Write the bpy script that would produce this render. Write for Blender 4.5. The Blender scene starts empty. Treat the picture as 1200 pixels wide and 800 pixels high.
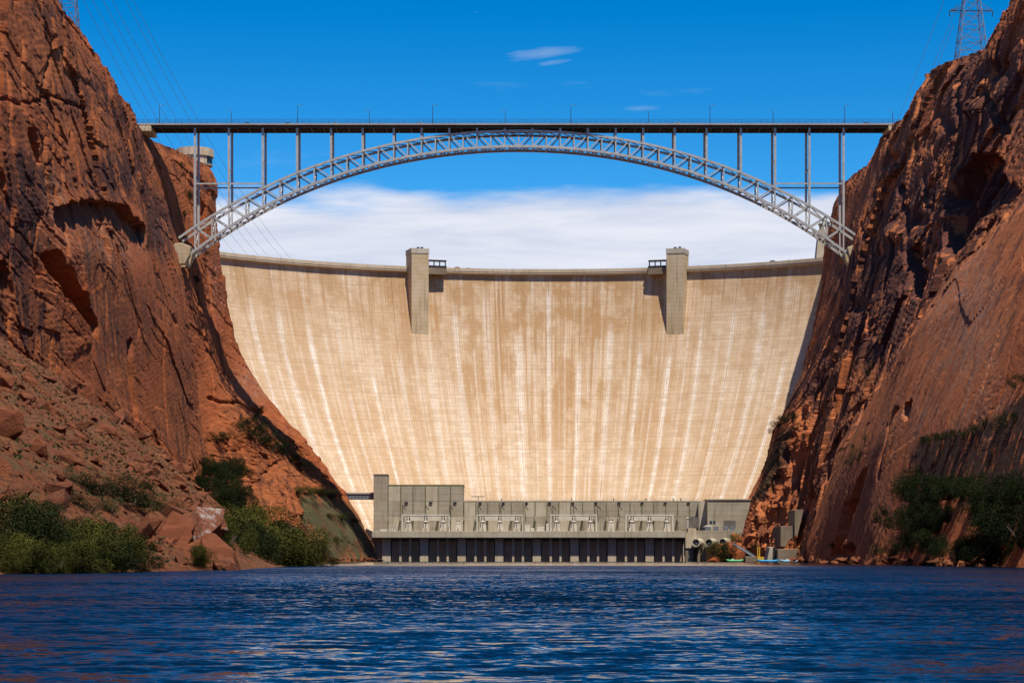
import bpy, bmesh, math, random
import numpy as np
from mathutils import Vector, Matrix
from mathutils.bvhtree import BVHTree

random.seed(7); np.random.seed(7)
S = bpy.context.scene
COL = S.collection

# ------------------------------------------------------------------ camera, sky, sun, exposure
F = 2675.0            # focal length in photo pixels (1200 wide)
HY = 653.0            # photo row of the horizon
CH = 2.0              # eye height over the river
cam_d = bpy.data.cameras.new('camera'); cam = bpy.data.objects.new('camera', cam_d); COL.objects.link(cam)
cam.location = (0, 0, CH); cam.rotation_euler = (math.radians(90), 0, 0)
cam_d.sensor_width = 36; cam_d.lens = F / 1200 * 36
cam_d.shift_y = (HY - 400) / 1200
cam_d.clip_start = 1; cam_d.clip_end = 30000
S.camera = cam
S.render.resolution_x = 1024; S.render.resolution_y = 682

SUN_EL, SUN_AZ = math.radians(66), math.radians(27)     # azimuth: degrees to the right of straight behind the camera
W = bpy.data.worlds.new('World'); S.world = W; W.use_nodes = True
nt = W.node_tree; nt.nodes.clear()
def wn(t, **k):
    n = nt.nodes.new(t)
    for a, b in k.items(): setattr(n, a, b)
    return n
def wmath(op, a, b=None, c=None, clamp=False):
    n = wn('ShaderNodeMath', operation=op); n.use_clamp = clamp
    for i, v in enumerate((a, b, c)):
        if v is None: continue
        if isinstance(v, (int, float)): n.inputs[i].default_value = v
        else: nt.links.new(v, n.inputs[i])
    return n.outputs[0]
sky = wn('ShaderNodeTexSky', sky_type='NISHITA'); sky.sun_disc = False
sky.sun_elevation = SUN_EL; sky.sun_rotation = math.radians(153)
sky.altitude = 1100; sky.air_density = 1.0; sky.dust_density = 0.1; sky.ozone_density = 3.0
gam = wn('ShaderNodeGamma'); gam.inputs[1].default_value = 1.65
nt.links.new(sky.outputs[0], gam.inputs[0])
hs = wn('ShaderNodeHueSaturation'); hs.inputs['Saturation'].default_value = 1.22; hs.inputs['Value'].default_value = 0.35
hs.inputs['Hue'].default_value = 0.492
nt.links.new(gam.outputs[0], hs.inputs['Color'])
tc = wn('ShaderNodeTexCoord')
sep = wn('ShaderNodeSeparateXYZ'); nt.links.new(tc.outputs['Generated'], sep.inputs[0])
mp = wn('ShaderNodeMapping'); mp.inputs['Scale'].default_value = (7, 7, 34); nt.links.new(tc.outputs['Generated'], mp.inputs[0])
n1 = wn('ShaderNodeTexNoise'); n1.inputs['Scale'].default_value = 1.0; n1.inputs['Detail'].default_value = 6; n1.inputs['Roughness'].default_value = .55
nt.links.new(mp.outputs[0], n1.inputs['Vector'])
mp2 = wn('ShaderNodeMapping'); mp2.inputs['Scale'].default_value = (22, 22, 150); nt.links.new(tc.outputs['Generated'], mp2.inputs[0])
n2 = wn('ShaderNodeTexNoise'); n2.inputs['Scale'].default_value = 1.0; n2.inputs['Detail'].default_value = 5
nt.links.new(mp2.outputs[0], n2.inputs['Vector'])
# cloud bank lying along the horizon
edge = wmath('ADD', sep.outputs[2], wmath('MULTIPLY', wmath('SUBTRACT', n1.outputs[0], 0.5), 0.040))
edge = wmath('ADD', edge, wmath('MULTIPLY', wmath('SUBTRACT', n2.outputs[0], 0.5), 0.012))
mr = wn('ShaderNodeMapRange', interpolation_type='SMOOTHSTEP'); nt.links.new(edge, mr.inputs[0])
mr.inputs[1].default_value = 0.162; mr.inputs[2].default_value = 0.149; mr.inputs[3].default_value = 0; mr.inputs[4].default_value = 0.96
# thin cirrus scraps over the whole sky
mp3 = wn('ShaderNodeMapping'); mp3.inputs['Scale'].default_value = (11, 9, 60); mp3.inputs['Location'].default_value = (3.45, 1.0, 0.4)
nt.links.new(tc.outputs['Generated'], mp3.inputs[0])
n3 = wn('ShaderNodeTexNoise'); n3.inputs['Scale'].default_value = 1.0; n3.inputs['Detail'].default_value = 7; n3.inputs['Roughness'].default_value = .6
nt.links.new(mp3.outputs[0], n3.inputs['Vector'])
cir = wmath('MULTIPLY', wmath('SUBTRACT', n3.outputs[0], 0.66), 4.0, clamp=True)
# two small isolated clouds high over the bridge
def scrap(px, py, rx, ry, tilt):
    d = Vector(((px - 600) / F, 1, (HY - py) / F)).normalized()
    ax = wmath('SUBTRACT', sep.outputs[0], d.x); az = wmath('SUBTRACT', sep.outputs[2], d.z)
    az = wmath('SUBTRACT', az, wmath('MULTIPLY', ax, tilt))
    q = wmath('ADD', wmath('POWER', wmath('MULTIPLY', ax, F / rx), 2.0), wmath('POWER', wmath('MULTIPLY', az, F / ry), 2.0))
    q = wmath('ADD', q, wmath('MULTIPLY', wmath('SUBTRACT', n3.outputs[0], 0.5), 7.5))
    front = wmath('GREATER_THAN', sep.outputs[1], 0.0)
    return wmath('MULTIPLY', wmath('MULTIPLY', wmath('SUBTRACT', 1.2, q), 0.5, clamp=True), front)
cl = wmath('ADD', scrap(640, 62, 44, 8, .12), scrap(655, 72, 26, 4, .15))
cl = wmath('ADD', cl, wmath('MULTIPLY', scrap(752, 127, 20, 3, .02), .35))
cl = wmath('MULTIPLY', wmath('ADD', cl, wmath('MULTIPLY', cir, .5), clamp=True), 0.42)
mask = wmath('MAXIMUM', mr.outputs[0], cl, clamp=True)
ccol = wn('ShaderNodeMix', data_type='RGBA')
mrc = wn('ShaderNodeMapRange'); mrc.inputs[1].default_value = .35; mrc.inputs[2].default_value = .62
n4 = wn('ShaderNodeTexNoise'); n4.inputs['Scale'].default_value = 1.0; n4.inputs['Detail'].default_value = 8; n4.inputs['Roughness'].default_value = .6; n4.inputs['Distortion'].default_value = .5
mp4 = wn('ShaderNodeMapping'); mp4.inputs['Scale'].default_value = (10, 10, 75); nt.links.new(tc.outputs['Generated'], mp4.inputs[0]); nt.links.new(mp4.outputs[0], n4.inputs['Vector'])
nt.links.new(n4.outputs[0], mrc.inputs[0]); nt.links.new(mrc.outputs[0], ccol.inputs[0])
ccol.inputs[6].default_value = (4.9, 5.3, 6.4, 1); ccol.inputs[7].default_value = (6.6, 6.7, 7.3, 1)
mix = wn('ShaderNodeMix', data_type='RGBA')
nt.links.new(mask, mix.inputs[0]); nt.links.new(hs.outputs[0], mix.inputs[6]); nt.links.new(ccol.outputs[2], mix.inputs[7])
bg = wn('ShaderNodeBackground'); bg.inputs['Strength'].default_value = 0.10
nt.links.new(mix.outputs[2], bg.inputs[0])
wo = wn('ShaderNodeOutputWorld'); nt.links.new(bg.outputs[0], wo.inputs[0])

sd = bpy.data.lights.new('sun', 'SUN'); sd.energy = 4.6; sd.angle = math.radians(0.53); sd.color = (1.0, 0.93, 0.82)
sun = bpy.data.objects.new('sun', sd); COL.objects.link(sun)
to_sun = Vector((math.sin(SUN_AZ) * math.cos(SUN_EL), -math.cos(SUN_AZ) * math.cos(SUN_EL), math.sin(SUN_EL)))
sun.rotation_euler = to_sun.to_track_quat('Z', 'Y').to_euler(); sun.location = (300, -400, 600)
S.view_settings.view_transform = 'Standard'; S.view_settings.look = 'None'
S.view_settings.exposure = 0.35; S.view_settings.gamma = 1.0; S.view_settings.use_curve_mapping = False
S.render.engine = 'CYCLES'

# ------------------------------------------------------------------ helpers
def X(px, Y): return (px - 600) / F * Y
def Z(py, Y): return CH + (HY - py) / F * Y
def tag(o, label=None, cat=None, group=None, kind=None):
    if label: o['label'] = label
    if cat: o['category'] = cat
    if group: o['group'] = group
    if kind: o['kind'] = kind
    return o
def link(name, me, mat=None, parent=None):
    o = bpy.data.objects.new(name, me); COL.objects.link(o)
    if mat is not None and len(me.materials) == 0: me.materials.append(mat)
    if parent is not None:
        o.parent = parent
        o.matrix_parent_inverse = Matrix.Translation(-parent.location)
    return o
def thing(name, loc, label, cat, group=None):
    o = bpy.data.objects.new(name, None); COL.objects.link(o); o.location = loc; o.empty_display_size = 1
    return tag(o, label, cat, group)
def copy_tree(o, loc, rz=0, scale=1, label=None, group=None):
    c = o.copy(); COL.objects.link(c); c.location = loc; c.rotation_euler = (0, 0, rz)
    c.scale = (scale,) * 3 if isinstance(scale, (int, float)) else scale
    def rec(a, b):
        for ch in a.children:
            d = ch.copy(); COL.objects.link(d); d.parent = b; rec(ch, d)
    rec(o, c)
    if label: c['label'] = label
    if group: c['group'] = group
    return c
class MB:
    def __init__(s): s.v = []; s.f = []
    def add(s, vs, fs):
        b = len(s.v); s.v += [tuple(v) for v in vs]; s.f += [tuple(i + b for i in f) for f in fs]; return s
    def box(s, x0, x1, y0, y1, z0, z1):
        vs = [(x, y, z) for z in (z0, z1) for y in (y0, y1) for x in (x0, x1)]
        return s.add(vs, [(0, 2, 3, 1), (4, 5, 7, 6), (0, 1, 5, 4), (2, 6, 7, 3), (0, 4, 6, 2), (1, 3, 7, 5)])
    def beam(s, a, b, w, h=None, up=(0, 0, 1)):
        h = w if h is None else h
        a = Vector(a); b = Vector(b); d = (b - a).normalized(); u = Vector(up)
        if abs(d.dot(u)) > .98: u = Vector((0, 1, 0))
        r = d.cross(u).normalized(); u = r.cross(d)
        vs = []
        for p in (a, b):
            for i, j in ((-1, -1), (1, -1), (1, 1), (-1, 1)): vs.append(p + r * (i * w / 2) + u * (j * h / 2))
        return s.add(vs, [(0, 1, 2, 3), (7, 6, 5, 4), (0, 4, 5, 1), (1, 5, 6, 2), (2, 6, 7, 3), (3, 7, 4, 0)])
    def tube(s, pts, rads, n=8, cap=True):
        pts = [Vector(p) for p in pts]
        if isinstance(rads, (int, float)): rads = [rads] * len(pts)
        vs = []; fs = []
        for i, p in enumerate(pts):
            d = (pts[min(i + 1, len(pts) - 1)] - pts[max(i - 1, 0)]).normalized()
            u = Vector((0, 0, 1)) if abs(d.z) < .9 else Vector((1, 0, 0))
            r = d.cross(u).normalized(); u = r.cross(d)
            for k in range(n):
                a = 2 * math.pi * k / n; vs.append(p + (r * math.cos(a) + u * math.sin(a)) * rads[i])
        for i in range(len(pts) - 1):
            for k in range(n):
                fs.append((i * n + k, i * n + (k + 1) % n, (i + 1) * n + (k + 1) % n, (i + 1) * n + k))
        if cap: fs.append(tuple(range(n))[::-1]); fs.append(tuple(range((len(pts) - 1) * n, len(pts) * n)))
        return s.add(vs, fs)
    def prism(s, poly, y0, y1):
        n = len(poly); vs = [(x, y0, z) for x, z in poly] + [(x, y1, z) for x, z in poly]
        fs = [tuple(range(n)), tuple(range(2 * n - 1, n - 1, -1))] + [(i, i + n, (i + 1) % n + n, (i + 1) % n) for i in range(n)]
        return s.add(vs, fs)
    def mesh(s, name):
        me = bpy.data.meshes.new(name); me.from_pydata(s.v, [], s.f); me.update(); return me
    def build(s, name, mat, parent=None, bevel=0, smooth=False):
        me = s.mesh(name)
        bm = bmesh.new(); bm.from_mesh(me); bmesh.ops.recalc_face_normals(bm, faces=bm.faces)
        if bevel: bmesh.ops.bevel(bm, geom=bm.edges[:], offset=bevel, segments=1, affect='EDGES', clamp_overlap=True)
        bm.to_mesh(me); bm.free()
        if smooth: me.polygons.foreach_set('use_smooth', [True] * len(me.polygons))
        return link(name, me, mat, parent)
def grid_obj(name, P, mat, attrs=None, parent=None, smooth=True, uv=None, flip=False):
    nr, nc = P.shape[:2]
    me = bpy.data.meshes.new(name)
    me.vertices.add(nr * nc); me.vertices.foreach_set('co', P.reshape(-1).astype(np.float32))
    i = np.arange((nr - 1) * (nc - 1)); r = i // (nc - 1); c = i % (nc - 1); a = r * nc + c
    q = np.stack([a, a + 1, a + nc + 1, a + nc], 1)
    if flip: q = q[:, ::-1]
    nq = len(q)
    me.loops.add(nq * 4); me.loops.foreach_set('vertex_index', q.reshape(-1).astype(np.int32))
    me.polygons.add(nq); me.polygons.foreach_set('loop_start', np.arange(0, nq * 4, 4, dtype=np.int32))
    me.polygons.foreach_set('loop_total', np.full(nq, 4, dtype=np.int32))
    me.update(calc_edges=True); me.validate()
    me.polygons.foreach_set('use_smooth', np.full(nq, smooth))
    for k, v in (attrs or {}).items():
        at = me.attributes.new(k, 'FLOAT', 'POINT'); at.data.foreach_set('value', v.reshape(-1).astype(np.float32))
    if uv is not None:
        l = me.uv_layers.new(name='UVMap'); u = uv.reshape(-1, 2)[q.reshape(-1)]
        l.data.foreach_set('uv', u.reshape(-1).astype(np.float32))
    return link(name, me, mat, parent)

# vectorised gradient noise
_perm = np.random.RandomState(3).permutation(512).astype(np.int64); _perm = np.concatenate([_perm, _perm, _perm])
_g = np.random.RandomState(5).normal(size=(512, 3)); _g /= np.linalg.norm(_g, axis=1)[:, None]
def pn(x, y, z=0.0):
    x, y, z = np.broadcast_arrays(np.asarray(x, float), np.asarray(y, float), np.asarray(z, float))
    xi = np.floor(x).astype(np.int64); yi = np.floor(y).astype(np.int64); zi = np.floor(z).astype(np.int64)
    xf = x - xi; yf = y - yi; zf = z - zi
    f = lambda t: t * t * t * (t * (t * 6 - 15) + 10)
    u, v, w = f(xf), f(yf), f(zf); out = 0
    for dx in (0, 1):
        wx = u if dx else 1 - u
        for dy in (0, 1):
            wy = v if dy else 1 - v
            for dz in (0, 1):
                wz = w if dz else 1 - w
                h = _perm[(_perm[(_perm[(xi + dx) & 511] + yi + dy) & 511] + zi + dz) & 511]
                g = _g[h]
                out = out + wx * wy * wz * (g[..., 0] * (xf - dx) + g[..., 1] * (yf - dy) + g[..., 2] * (zf - dz))
    return out * 1.5
def fbm(x, y, z=0.0, o=4, l=2.03, g=.5):
    a = 1.0; s = 0; k = 1.0
    for i in range(o): s = s + a * pn(x * k + i * 7.3, y * k + i * 3.1, np.asarray(z) * k); a *= g; k *= l
    return s
def ridge(x, y, z=0.0, o=3, g=.5):
    a = 1.0; s = 0; k = 1.0
    for i in range(o): s = s + a * (1 - 2 * np.abs(pn(x * k + i * 9.7, y * k + i * 5.3, np.asarray(z) * k))); a *= g; k *= 2.1
    return s
def cells(x, y, seed=0):
    """Voronoi: random value of the nearest cell and the distance to the cell border."""
    rs = np.random.RandomState(100 + seed); T = rs.rand(64, 64, 5)
    xi = np.floor(x).astype(int); yi = np.floor(y).astype(int)
    d1 = np.full(x.shape, 9.0); d2 = np.full(x.shape, 9.0); val = np.zeros(x.shape); tl = np.zeros(x.shape)
    for a in (-1, 0, 1):
        for b in (-1, 0, 1):
            t = T[(xi + a) % 64, (yi + b) % 64]
            d = np.hypot(xi + a + t[..., 0] - x, yi + b + t[..., 1] - y)
            n = d < d1
            d2 = np.where(n, d1, np.minimum(d2, d)); val = np.where(n, t[..., 2], val); tl = np.where(n, (t[..., 3] - .5) * (x - xi - a - t[..., 0]) + (t[..., 4] - .5) * (y - yi - b - t[..., 1]), tl); d1 = np.where(n, d, d1)
    return val, d2 - d1, tl
def sst(x, a, b):
    t = np.clip((x - a) / (b - a), 0, 1); return t * t * (3 - 2 * t)
def segdist(x, y, pts):
    d = np.full(x.shape, 1e9)
    for (x0, y0), (x1, y1) in zip(pts[:-1], pts[1:]):
        dx, dy = x1 - x0, y1 - y0; t = np.clip(((x - x0) * dx + (y - y0) * dy) / (dx * dx + dy * dy), 0, 1)
        d = np.minimum(d, np.hypot(x - x0 - t * dx, y - y0 - t * dy))
    return d
def inpoly(x, y, pts):
    r = np.zeros(x.shape, bool); n = len(pts)
    for i in range(n):
        (x0, y0), (x1, y1) = pts[i], pts[(i + 1) % n]
        if y0 == y1: continue
        c = ((y0 > y) != (y1 > y)) & (x < (x1 - x0) * (y - y0) / (y1 - y0) + x0); r ^= c
    return r
def polydepth(x, y, pts, soft):
    """1 well inside the outline, 0 outside, ramp of width `soft`"""
    d = segdist(x, y, list(pts) + [pts[0]]); return np.where(inpoly(x, y, pts), np.clip(d / soft, 0, 1), 0)

# ------------------------------------------------------------------ materials
class NT:
    def __init__(s, name):
        s.m = bpy.data.materials.new(name); s.m.use_nodes = True; s.t = s.m.node_tree
        s.b = s.t.nodes['Principled BSDF']; s.b.inputs['Specular IOR Level'].default_value = 0.25
    def n(s, t, **k):
        x = s.t.nodes.new(t)
        for a, b in k.items(): setattr(x, a, b)
        return x
    def l(s, a, b): s.t.links.new(a, b)
    def pos(s, scale=(1, 1, 1), loc=(0, 0, 0), uv=False):
        m = s.n('ShaderNodeMapping'); m.inputs['Scale'].default_value = scale; m.inputs['Location'].default_value = loc
        if uv: g = s.n('ShaderNodeTexCoord'); s.l(g.outputs['UV'], m.inputs[0])
        else: g = s.n('ShaderNodeNewGeometry'); s.l(g.outputs['Position'], m.inputs[0])
        return m.outputs[0]
    def noise(s, vec, scale=1, detail=4, rough=.55, dist=0):
        x = s.n('ShaderNodeTexNoise'); s.l(vec, x.inputs['Vector']); x.inputs['Scale'].default_value = scale
        x.inputs['Detail'].default_value = detail; x.inputs['Roughness'].default_value = rough; x.inputs['Distortion'].default_value = dist
        return x.outputs[0]
    def rng(s, v, a, b, c=0, d=1):
        x = s.n('ShaderNodeMapRange'); x.interpolation_type = 'SMOOTHSTEP'; s.l(v, x.inputs[0])
        for i, q in enumerate((a, b, c, d)): x.inputs[i + 1].default_value = q
        return x.outputs[0]
    def math(s, op, a, b=None, clamp=False):
        x = s.n('ShaderNodeMath', operation=op); x.use_clamp = clamp
        for i, q in enumerate((a, b)):
            if q is None: continue
            if isinstance(q, (int, float)): x.inputs[i].default_value = q
            else: s.l(q, x.inputs[i])
        return x.outputs[0]
    def mix(s, f, a, b, blend='MIX'):
        x = s.n('ShaderNodeMix', data_type='RGBA', blend_type=blend)
        for i, q in ((0, f), (6, a), (7, b)):
            if isinstance(q, (int, float)): x.inputs[i].default_value = q
            elif isinstance(q, tuple): x.inputs[i].default_value = (*q, 1)
            else: s.l(q, x.inputs[i])
        return x.outputs[2]
    def attr(s, name):
        x = s.n('ShaderNodeAttribute'); x.attribute_name = name; return x.outputs['Fac']
    def rand(s): return s.n('ShaderNodeObjectInfo').outputs['Random']
    def out(s, col, rough=.85, bump=None, dist=.1, strength=1.0):
        if isinstance(col, tuple): s.b.inputs['Base Color'].default_value = (*col, 1)
        else: s.l(col, s.b.inputs['Base Color'])
        if isinstance(rough, (int, float)): s.b.inputs['Roughness'].default_value = rough
        else: s.l(rough, s.b.inputs['Roughness'])
        if bump is not None:
            bp = s.n('ShaderNodeBump'); bp.inputs['Distance'].default_value = dist; bp.inputs['Strength'].default_value = strength
            s.l(bump, bp.inputs['Height']); s.l(bp.outputs[0], s.b.inputs['Normal'])
        return s.m

def mat_cliff(name, a, b, c, dark):
    m = NT(name)
    big = m.noise(m.pos((.012, .012, .016)), 1, 5, .6, .4)
    mid = m.noise(m.pos((.06, .06, .05), (4, 2, 9)), 1, 6, .62, .8)
    strk = m.noise(m.pos((.22, .16, .016), (1, 5, 3)), 1, 7, .68, .3)
    fine = m.noise(m.pos((.7, .7, .9), (8, 1, 3)), 1, 6, .7)
    mpb = m.n('ShaderNodeMapping'); mpb.inputs['Rotation'].default_value = (.38, .12, 0); mpb.inputs['Scale'].default_value = (.05, .03, .8)
    gb = m.n('ShaderNodeNewGeometry'); wb = m.n('ShaderNodeVectorMath', operation='ADD'); m.l(gb.outputs['Position'], wb.inputs[0])
    nb2 = m.n('ShaderNodeTexNoise'); nb2.inputs['Scale'].default_value = .03; m.l(gb.outputs['Position'], nb2.inputs['Vector']); sb2 = m.n('ShaderNodeVectorMath', operation='SCALE'); m.l(nb2.outputs['Color'], sb2.inputs[0]); sb2.inputs['Scale'].default_value = 30; m.l(sb2.outputs[0], wb.inputs[1])
    m.l(wb.outputs[0], mpb.inputs[0])
    bed = m.noise(mpb.outputs[0], 1, 6, .7, .3)
    micro = m.noise(m.pos((2.6, 2.6, 3.2), (5, 1, 2)), 1, 4, .7)
    col = m.mix(m.rng(big, .35, .65), a, b)
    col = m.mix(m.rng(mid, .45, .75), col, c)
    col = m.mix(m.rng(bed, .5, .70, 0, .55), col, tuple(x * 1.5 for x in b))
    col = m.mix(m.rng(bed, .30, .44, .4, 0), col, tuple(x * .5 for x in a))
    # run-down desert varnish: ragged vertical curtains
    v = m.math('MULTIPLY', m.rng(strk, .50, .60), m.rng(big, .42, .56, .05, .7))
    v = m.math('ADD', v, m.math('MULTIPLY', m.attr('varnish'), m.rng(m.math('ADD', mid, m.math('MULTIPLY', m.math('SUBTRACT', strk, .5), .8)), .38, .48)), True)
    col = m.mix(m.math('MULTIPLY', v, .88), col, dark)
    p = m.math('MULTIPLY', m.attr('pale'), m.rng(m.noise(m.pos((.55, .55, .012), (3, 8, 1)), 1, 5, .6), .42, .66))
    col = m.mix(p, col, (.34, .25, .20))
    seep = m.math('MULTIPLY', m.attr('seep'), m.rng(m.noise(m.pos((.5, .5, .02), (7, 2, 5)), 1, 4, .6), .33, .46))
    col = m.mix(m.math('MULTIPLY', seep, .93), col, (.020, .016, .013))
    ms = m.math('MULTIPLY', m.attr('moss'), m.rng(m.noise(m.pos((.16, .16, .10), (7, 2, 5)), 1, 6, .6), .3, .6))
    col = m.mix(ms, col, (.075, .072, .03))
    col = m.mix(m.rng(fine, .28, .46, .4, 0), col, tuple(x * .42 for x in a))
    col = m.mix(m.rng(micro, .32, .48, .25, 0), col, tuple(x * .4 for x in a))
    h = m.math('ADD', m.math('MULTIPLY', mid, .45), m.math('ADD', m.math('MULTIPLY', fine, .6), m.math('MULTIPLY', bed, .5)))
    vor = m.n('ShaderNodeTexVoronoi'); vor.feature = 'DISTANCE_TO_EDGE'
    wv = m.n('ShaderNodeVectorMath', operation='ADD'); nn = m.n('ShaderNodeTexNoise'); nn.inputs['Scale'].default_value = .35; nn.inputs['Detail'].default_value = 4
    m.l(m.pos((.14, .14, .075)), wv.inputs[0]); m.l(m.pos(), nn.inputs['Vector'])
    sc = m.n('ShaderNodeVectorMath', operation='SCALE'); m.l(nn.outputs['Color'], sc.inputs[0]); sc.inputs['Scale'].default_value = .9; m.l(sc.outputs[0], wv.inputs[1]); m.l(wv.outputs[0], vor.inputs['Vector'])
    crack = m.math('MULTIPLY', m.rng(vor.outputs['Distance'], 0, .05, 1, 0), m.rng(big, .45, .6))
    h = m.math('SUBTRACT', m.math('ADD', h, m.math('MULTIPLY', micro, .25)), m.math('MULTIPLY', crack, .6))
    return m.out(col, .92, h, .8, .75)
M = {}
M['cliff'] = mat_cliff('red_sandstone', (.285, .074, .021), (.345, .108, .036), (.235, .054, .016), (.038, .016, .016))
M['cliff_right'] = mat_cliff('fill_lit_red_sandstone', (.44, .124, .038), (.50, .165, .058), (.385, .096, .029), (.060, .024, .022))  # same sandstone, colour lightened in place of fill light on the shaded right wall
M['shore_rock'] = mat_cliff('weathered_red_rock', (.150, .045, .019), (.195, .068, .030), (.120, .034, .015), (.035, .015, .013))
def mat_rock():
    m = NT('talus_rock'); n = m.noise(m.pos((.5, .5, .6)), 1, 6, .65); f = m.noise(m.pos((2.2, 2.2, 2.6)), 1, 5, .7)
    col = m.mix(m.rng(n, .35, .65), (.23, .068, .027), (.31, .108, .046))
    col = m.mix(m.math('MULTIPLY', m.rand(), .55), col, (.075, .030, .02))
    col = m.mix(m.rng(f, .3, .5, .5, 0), col, (.08, .032, .02))
    return m.out(col, .92, m.math('ADD', n, f), .9, 1.0)
M['rock'] = mat_rock()
def mat_talus():
    m = NT('talus_scree'); n = m.noise(m.pos((.07, .07, .07)), 1, 6, .65); f = m.noise(m.pos((.9, .9, .9)), 1, 6, .7)
    col = m.mix(m.rng(n, .4, .62), (.24, .075, .028), (.27, .11, .046))
    col = m.mix(m.rng(f, .36, .56, .85, 0), col, (.045, .02, .012))
    g = m.math('MULTIPLY', m.rng(m.noise(m.pos((.16, .16, .16), (3, 3, 3)), 1, 6, .6), .52, .66), .6)
    col = m.mix(g, col, (.125, .095, .042))
    return m.out(col, .95, f, 1.8, 1.0)
M['talus'] = mat_talus()
def mat_whiterock():
    m = NT('white_stained_rock'); n = m.noise(m.pos((.28, .28, .2)), 1, 6, .65); f = m.noise(m.pos((1.6, 1.6, 1.6)), 1, 5, .7)
    col = m.mix(m.rng(f, .4, .6), (.19, .066, .033), (.11, .04, .022))
    col = m.mix(m.math('MULTIPLY', m.rng(n, .50, .60, 0, .8), m.rng(f, .35, .6)), col, (.36, .32, .29))
    return m.out(col, .9, f, .5, .8)
M['white_rock'] = mat_whiterock()
def mat_dam():
    m = NT('stained_dam_concrete')
    rnd = m.rand()
    wide = m.noise(m.pos((.028, .012, 1), uv=True), 1, 5, .6)
    st1 = m.noise(m.pos((.42, .010, 1), (3, 1, 0), True), 1, 5, .6)
    st2 = m.noise(m.pos((1.1, .018, 1), (9, 4, 0), True), 1, 4, .6)
    st3 = m.noise(m.pos((.20, .007, 1), (5, 8, 0), True), 1, 5, .62)
    pat = m.noise(m.pos((.11, .20, 1), (2, 6, 0), True), 1, 4, .5)
    tan = m.mix(m.rng(wide, .36, .64), (.55, .385, .235), (.635, .49, .34))
    o = m.math('MULTIPLY', m.rng(st1, .44, .66), m.attr('brown'))
    tan = m.mix(m.math('MULTIPLY', o, .95), tan, (.36, .185, .07))
    blot = m.noise(m.pos((.05, .045, 1), (4, 9, 0), True), 1, 6, .62)
    tan = m.mix(m.math('MULTIPLY', m.rng(blot, .46, .58, 0, .85), m.attr('brown')), tan, (.40, .225, .09))
    tan = m.mix(m.rng(st2, .54, .70, 0, .45), tan, (.36, .20, .09))
    tan = m.mix(m.rng(st3, .54, .66, 0, .5), tan, (.74, .65, .53))
    tan = m.mix(m.math('MULTIPLY', m.attr('joint'), m.rng(m.noise(m.pos((.5, .022, 1), (6, 2, 0), True), 1, 6, .7), .38, .50)), tan, (.82, .76, .68))
    tan = m.mix(m.rng(pat, .55, .7, 0, .22), tan, (.70, .52, .32))
    tan = m.mix(m.math('MULTIPLY', rnd, .13), tan, (.42, .30, .18))
    blk = m.n('ShaderNodeTexBrick'); m.l(m.pos((1, 1, 1), uv=True), blk.inputs['Vector']); blk.inputs['Scale'].default_value = 1
    blk.inputs['Brick Width'].default_value = 6.1; blk.inputs['Row Height'].default_value = 2.3; blk.inputs['Mortar Size'].default_value = 0
    blk.inputs['Color1'].default_value = (0, 0, 0, 1); blk.inputs['Color2'].default_value = (1, 1, 1, 1); blk.offset = .33
    tan = m.mix(m.math('MULTIPLY', m.rng(blk.outputs['Color'], .4, 1), .34), tan, (.42, .27, .145))
    grit = m.noise(m.pos((1.3, .9, 1), (2, 2, 0), True), 1, 6, .75)
    tan = m.mix(m.rng(grit, .46, .66, 0, .5), tan, (.33, .20, .10))
    tan = m.mix(m.rng(m.noise(m.pos((.5, .35, 1), (12, 2, 0), True), 1, 6, .7), .55, .72, 0, .5), tan, (.72, .60, .45))
    # formwork and lift lines
    sp = m.n('ShaderNodeSeparateXYZ'); m.l(m.pos((1, 1, 1), uv=True), sp.inputs[0])
    def lines(v, per, w):
        fr = m.math('FRACT', m.math('MULTIPLY', v, 1 / per)); return m.rng(m.math('ABSOLUTE', m.math('SUBTRACT', fr, .5)), .5 - w, .5)
    lf = m.math('MULTIPLY', lines(sp.outputs[1], 2.3, .14), m.rng(m.noise(m.pos((.05, .3, 1), (1, 1, 0), True), 1, 3, .5), .35, .6, .12, .45))
    lf = m.math('MAXIMUM', lf, m.math('MULTIPLY', lines(sp.outputs[1], 16.1, .03), .5))
    lv = m.math('MULTIPLY', lines(sp.outputs[0], 1.53, .16), m.rng(pat, .3, .6, .12, .42))
    ln = m.math('MAXIMUM', lf, lv)
    tan = m.mix(m.math('MULTIPLY', ln, .95), tan, (.34, .205, .11))
    return m.out(tan, .88, m.math('ADD', m.math('MULTIPLY', ln, -.6), m.math('MULTIPLY', pat, .5)), .12, .6)
M['dam'] = mat_dam()
def mat_conc(name, a, b, streak=.5, per=None):
    m = NT(name); n = m.noise(m.pos((.12, .12, .12)), 1, 6, .6); s = m.noise(m.pos((.9, .9, .05), (2, 2, 2)), 1, 5, .6); f = m.noise(m.pos((2, 2, 2)), 1, 4, .6)
    col = m.mix(m.rng(n, .35, .65), a, b); col = m.mix(m.rng(s, .5, .72, 0, streak), col, tuple(x * .45 for x in a))
    if per:
        sp = m.n('ShaderNodeSeparateXYZ'); m.l(m.pos(), sp.inputs[0])
        fr = m.math('FRACT', m.math('MULTIPLY', sp.outputs[2], 1 / per)); ln = m.rng(m.math('ABSOLUTE', m.math('SUBTRACT', fr, .5)), .40, .5, 0, .4)
        col = m.mix(ln, col, tuple(x * .5 for x in a))
    return m.out(col, .88, f, .08, .5)
M['conc'] = mat_conc('grey_concrete', (.31, .265, .195), (.38, .335, .255), .5, 3.0)
M['conc_light'] = mat_conc('pale_concrete', (.42, .36, .26), (.50, .44, .34), .5)
M['conc_warm'] = mat_conc('warm_concrete', (.50, .39, .26), (.58, .48, .35), .5)
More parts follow.
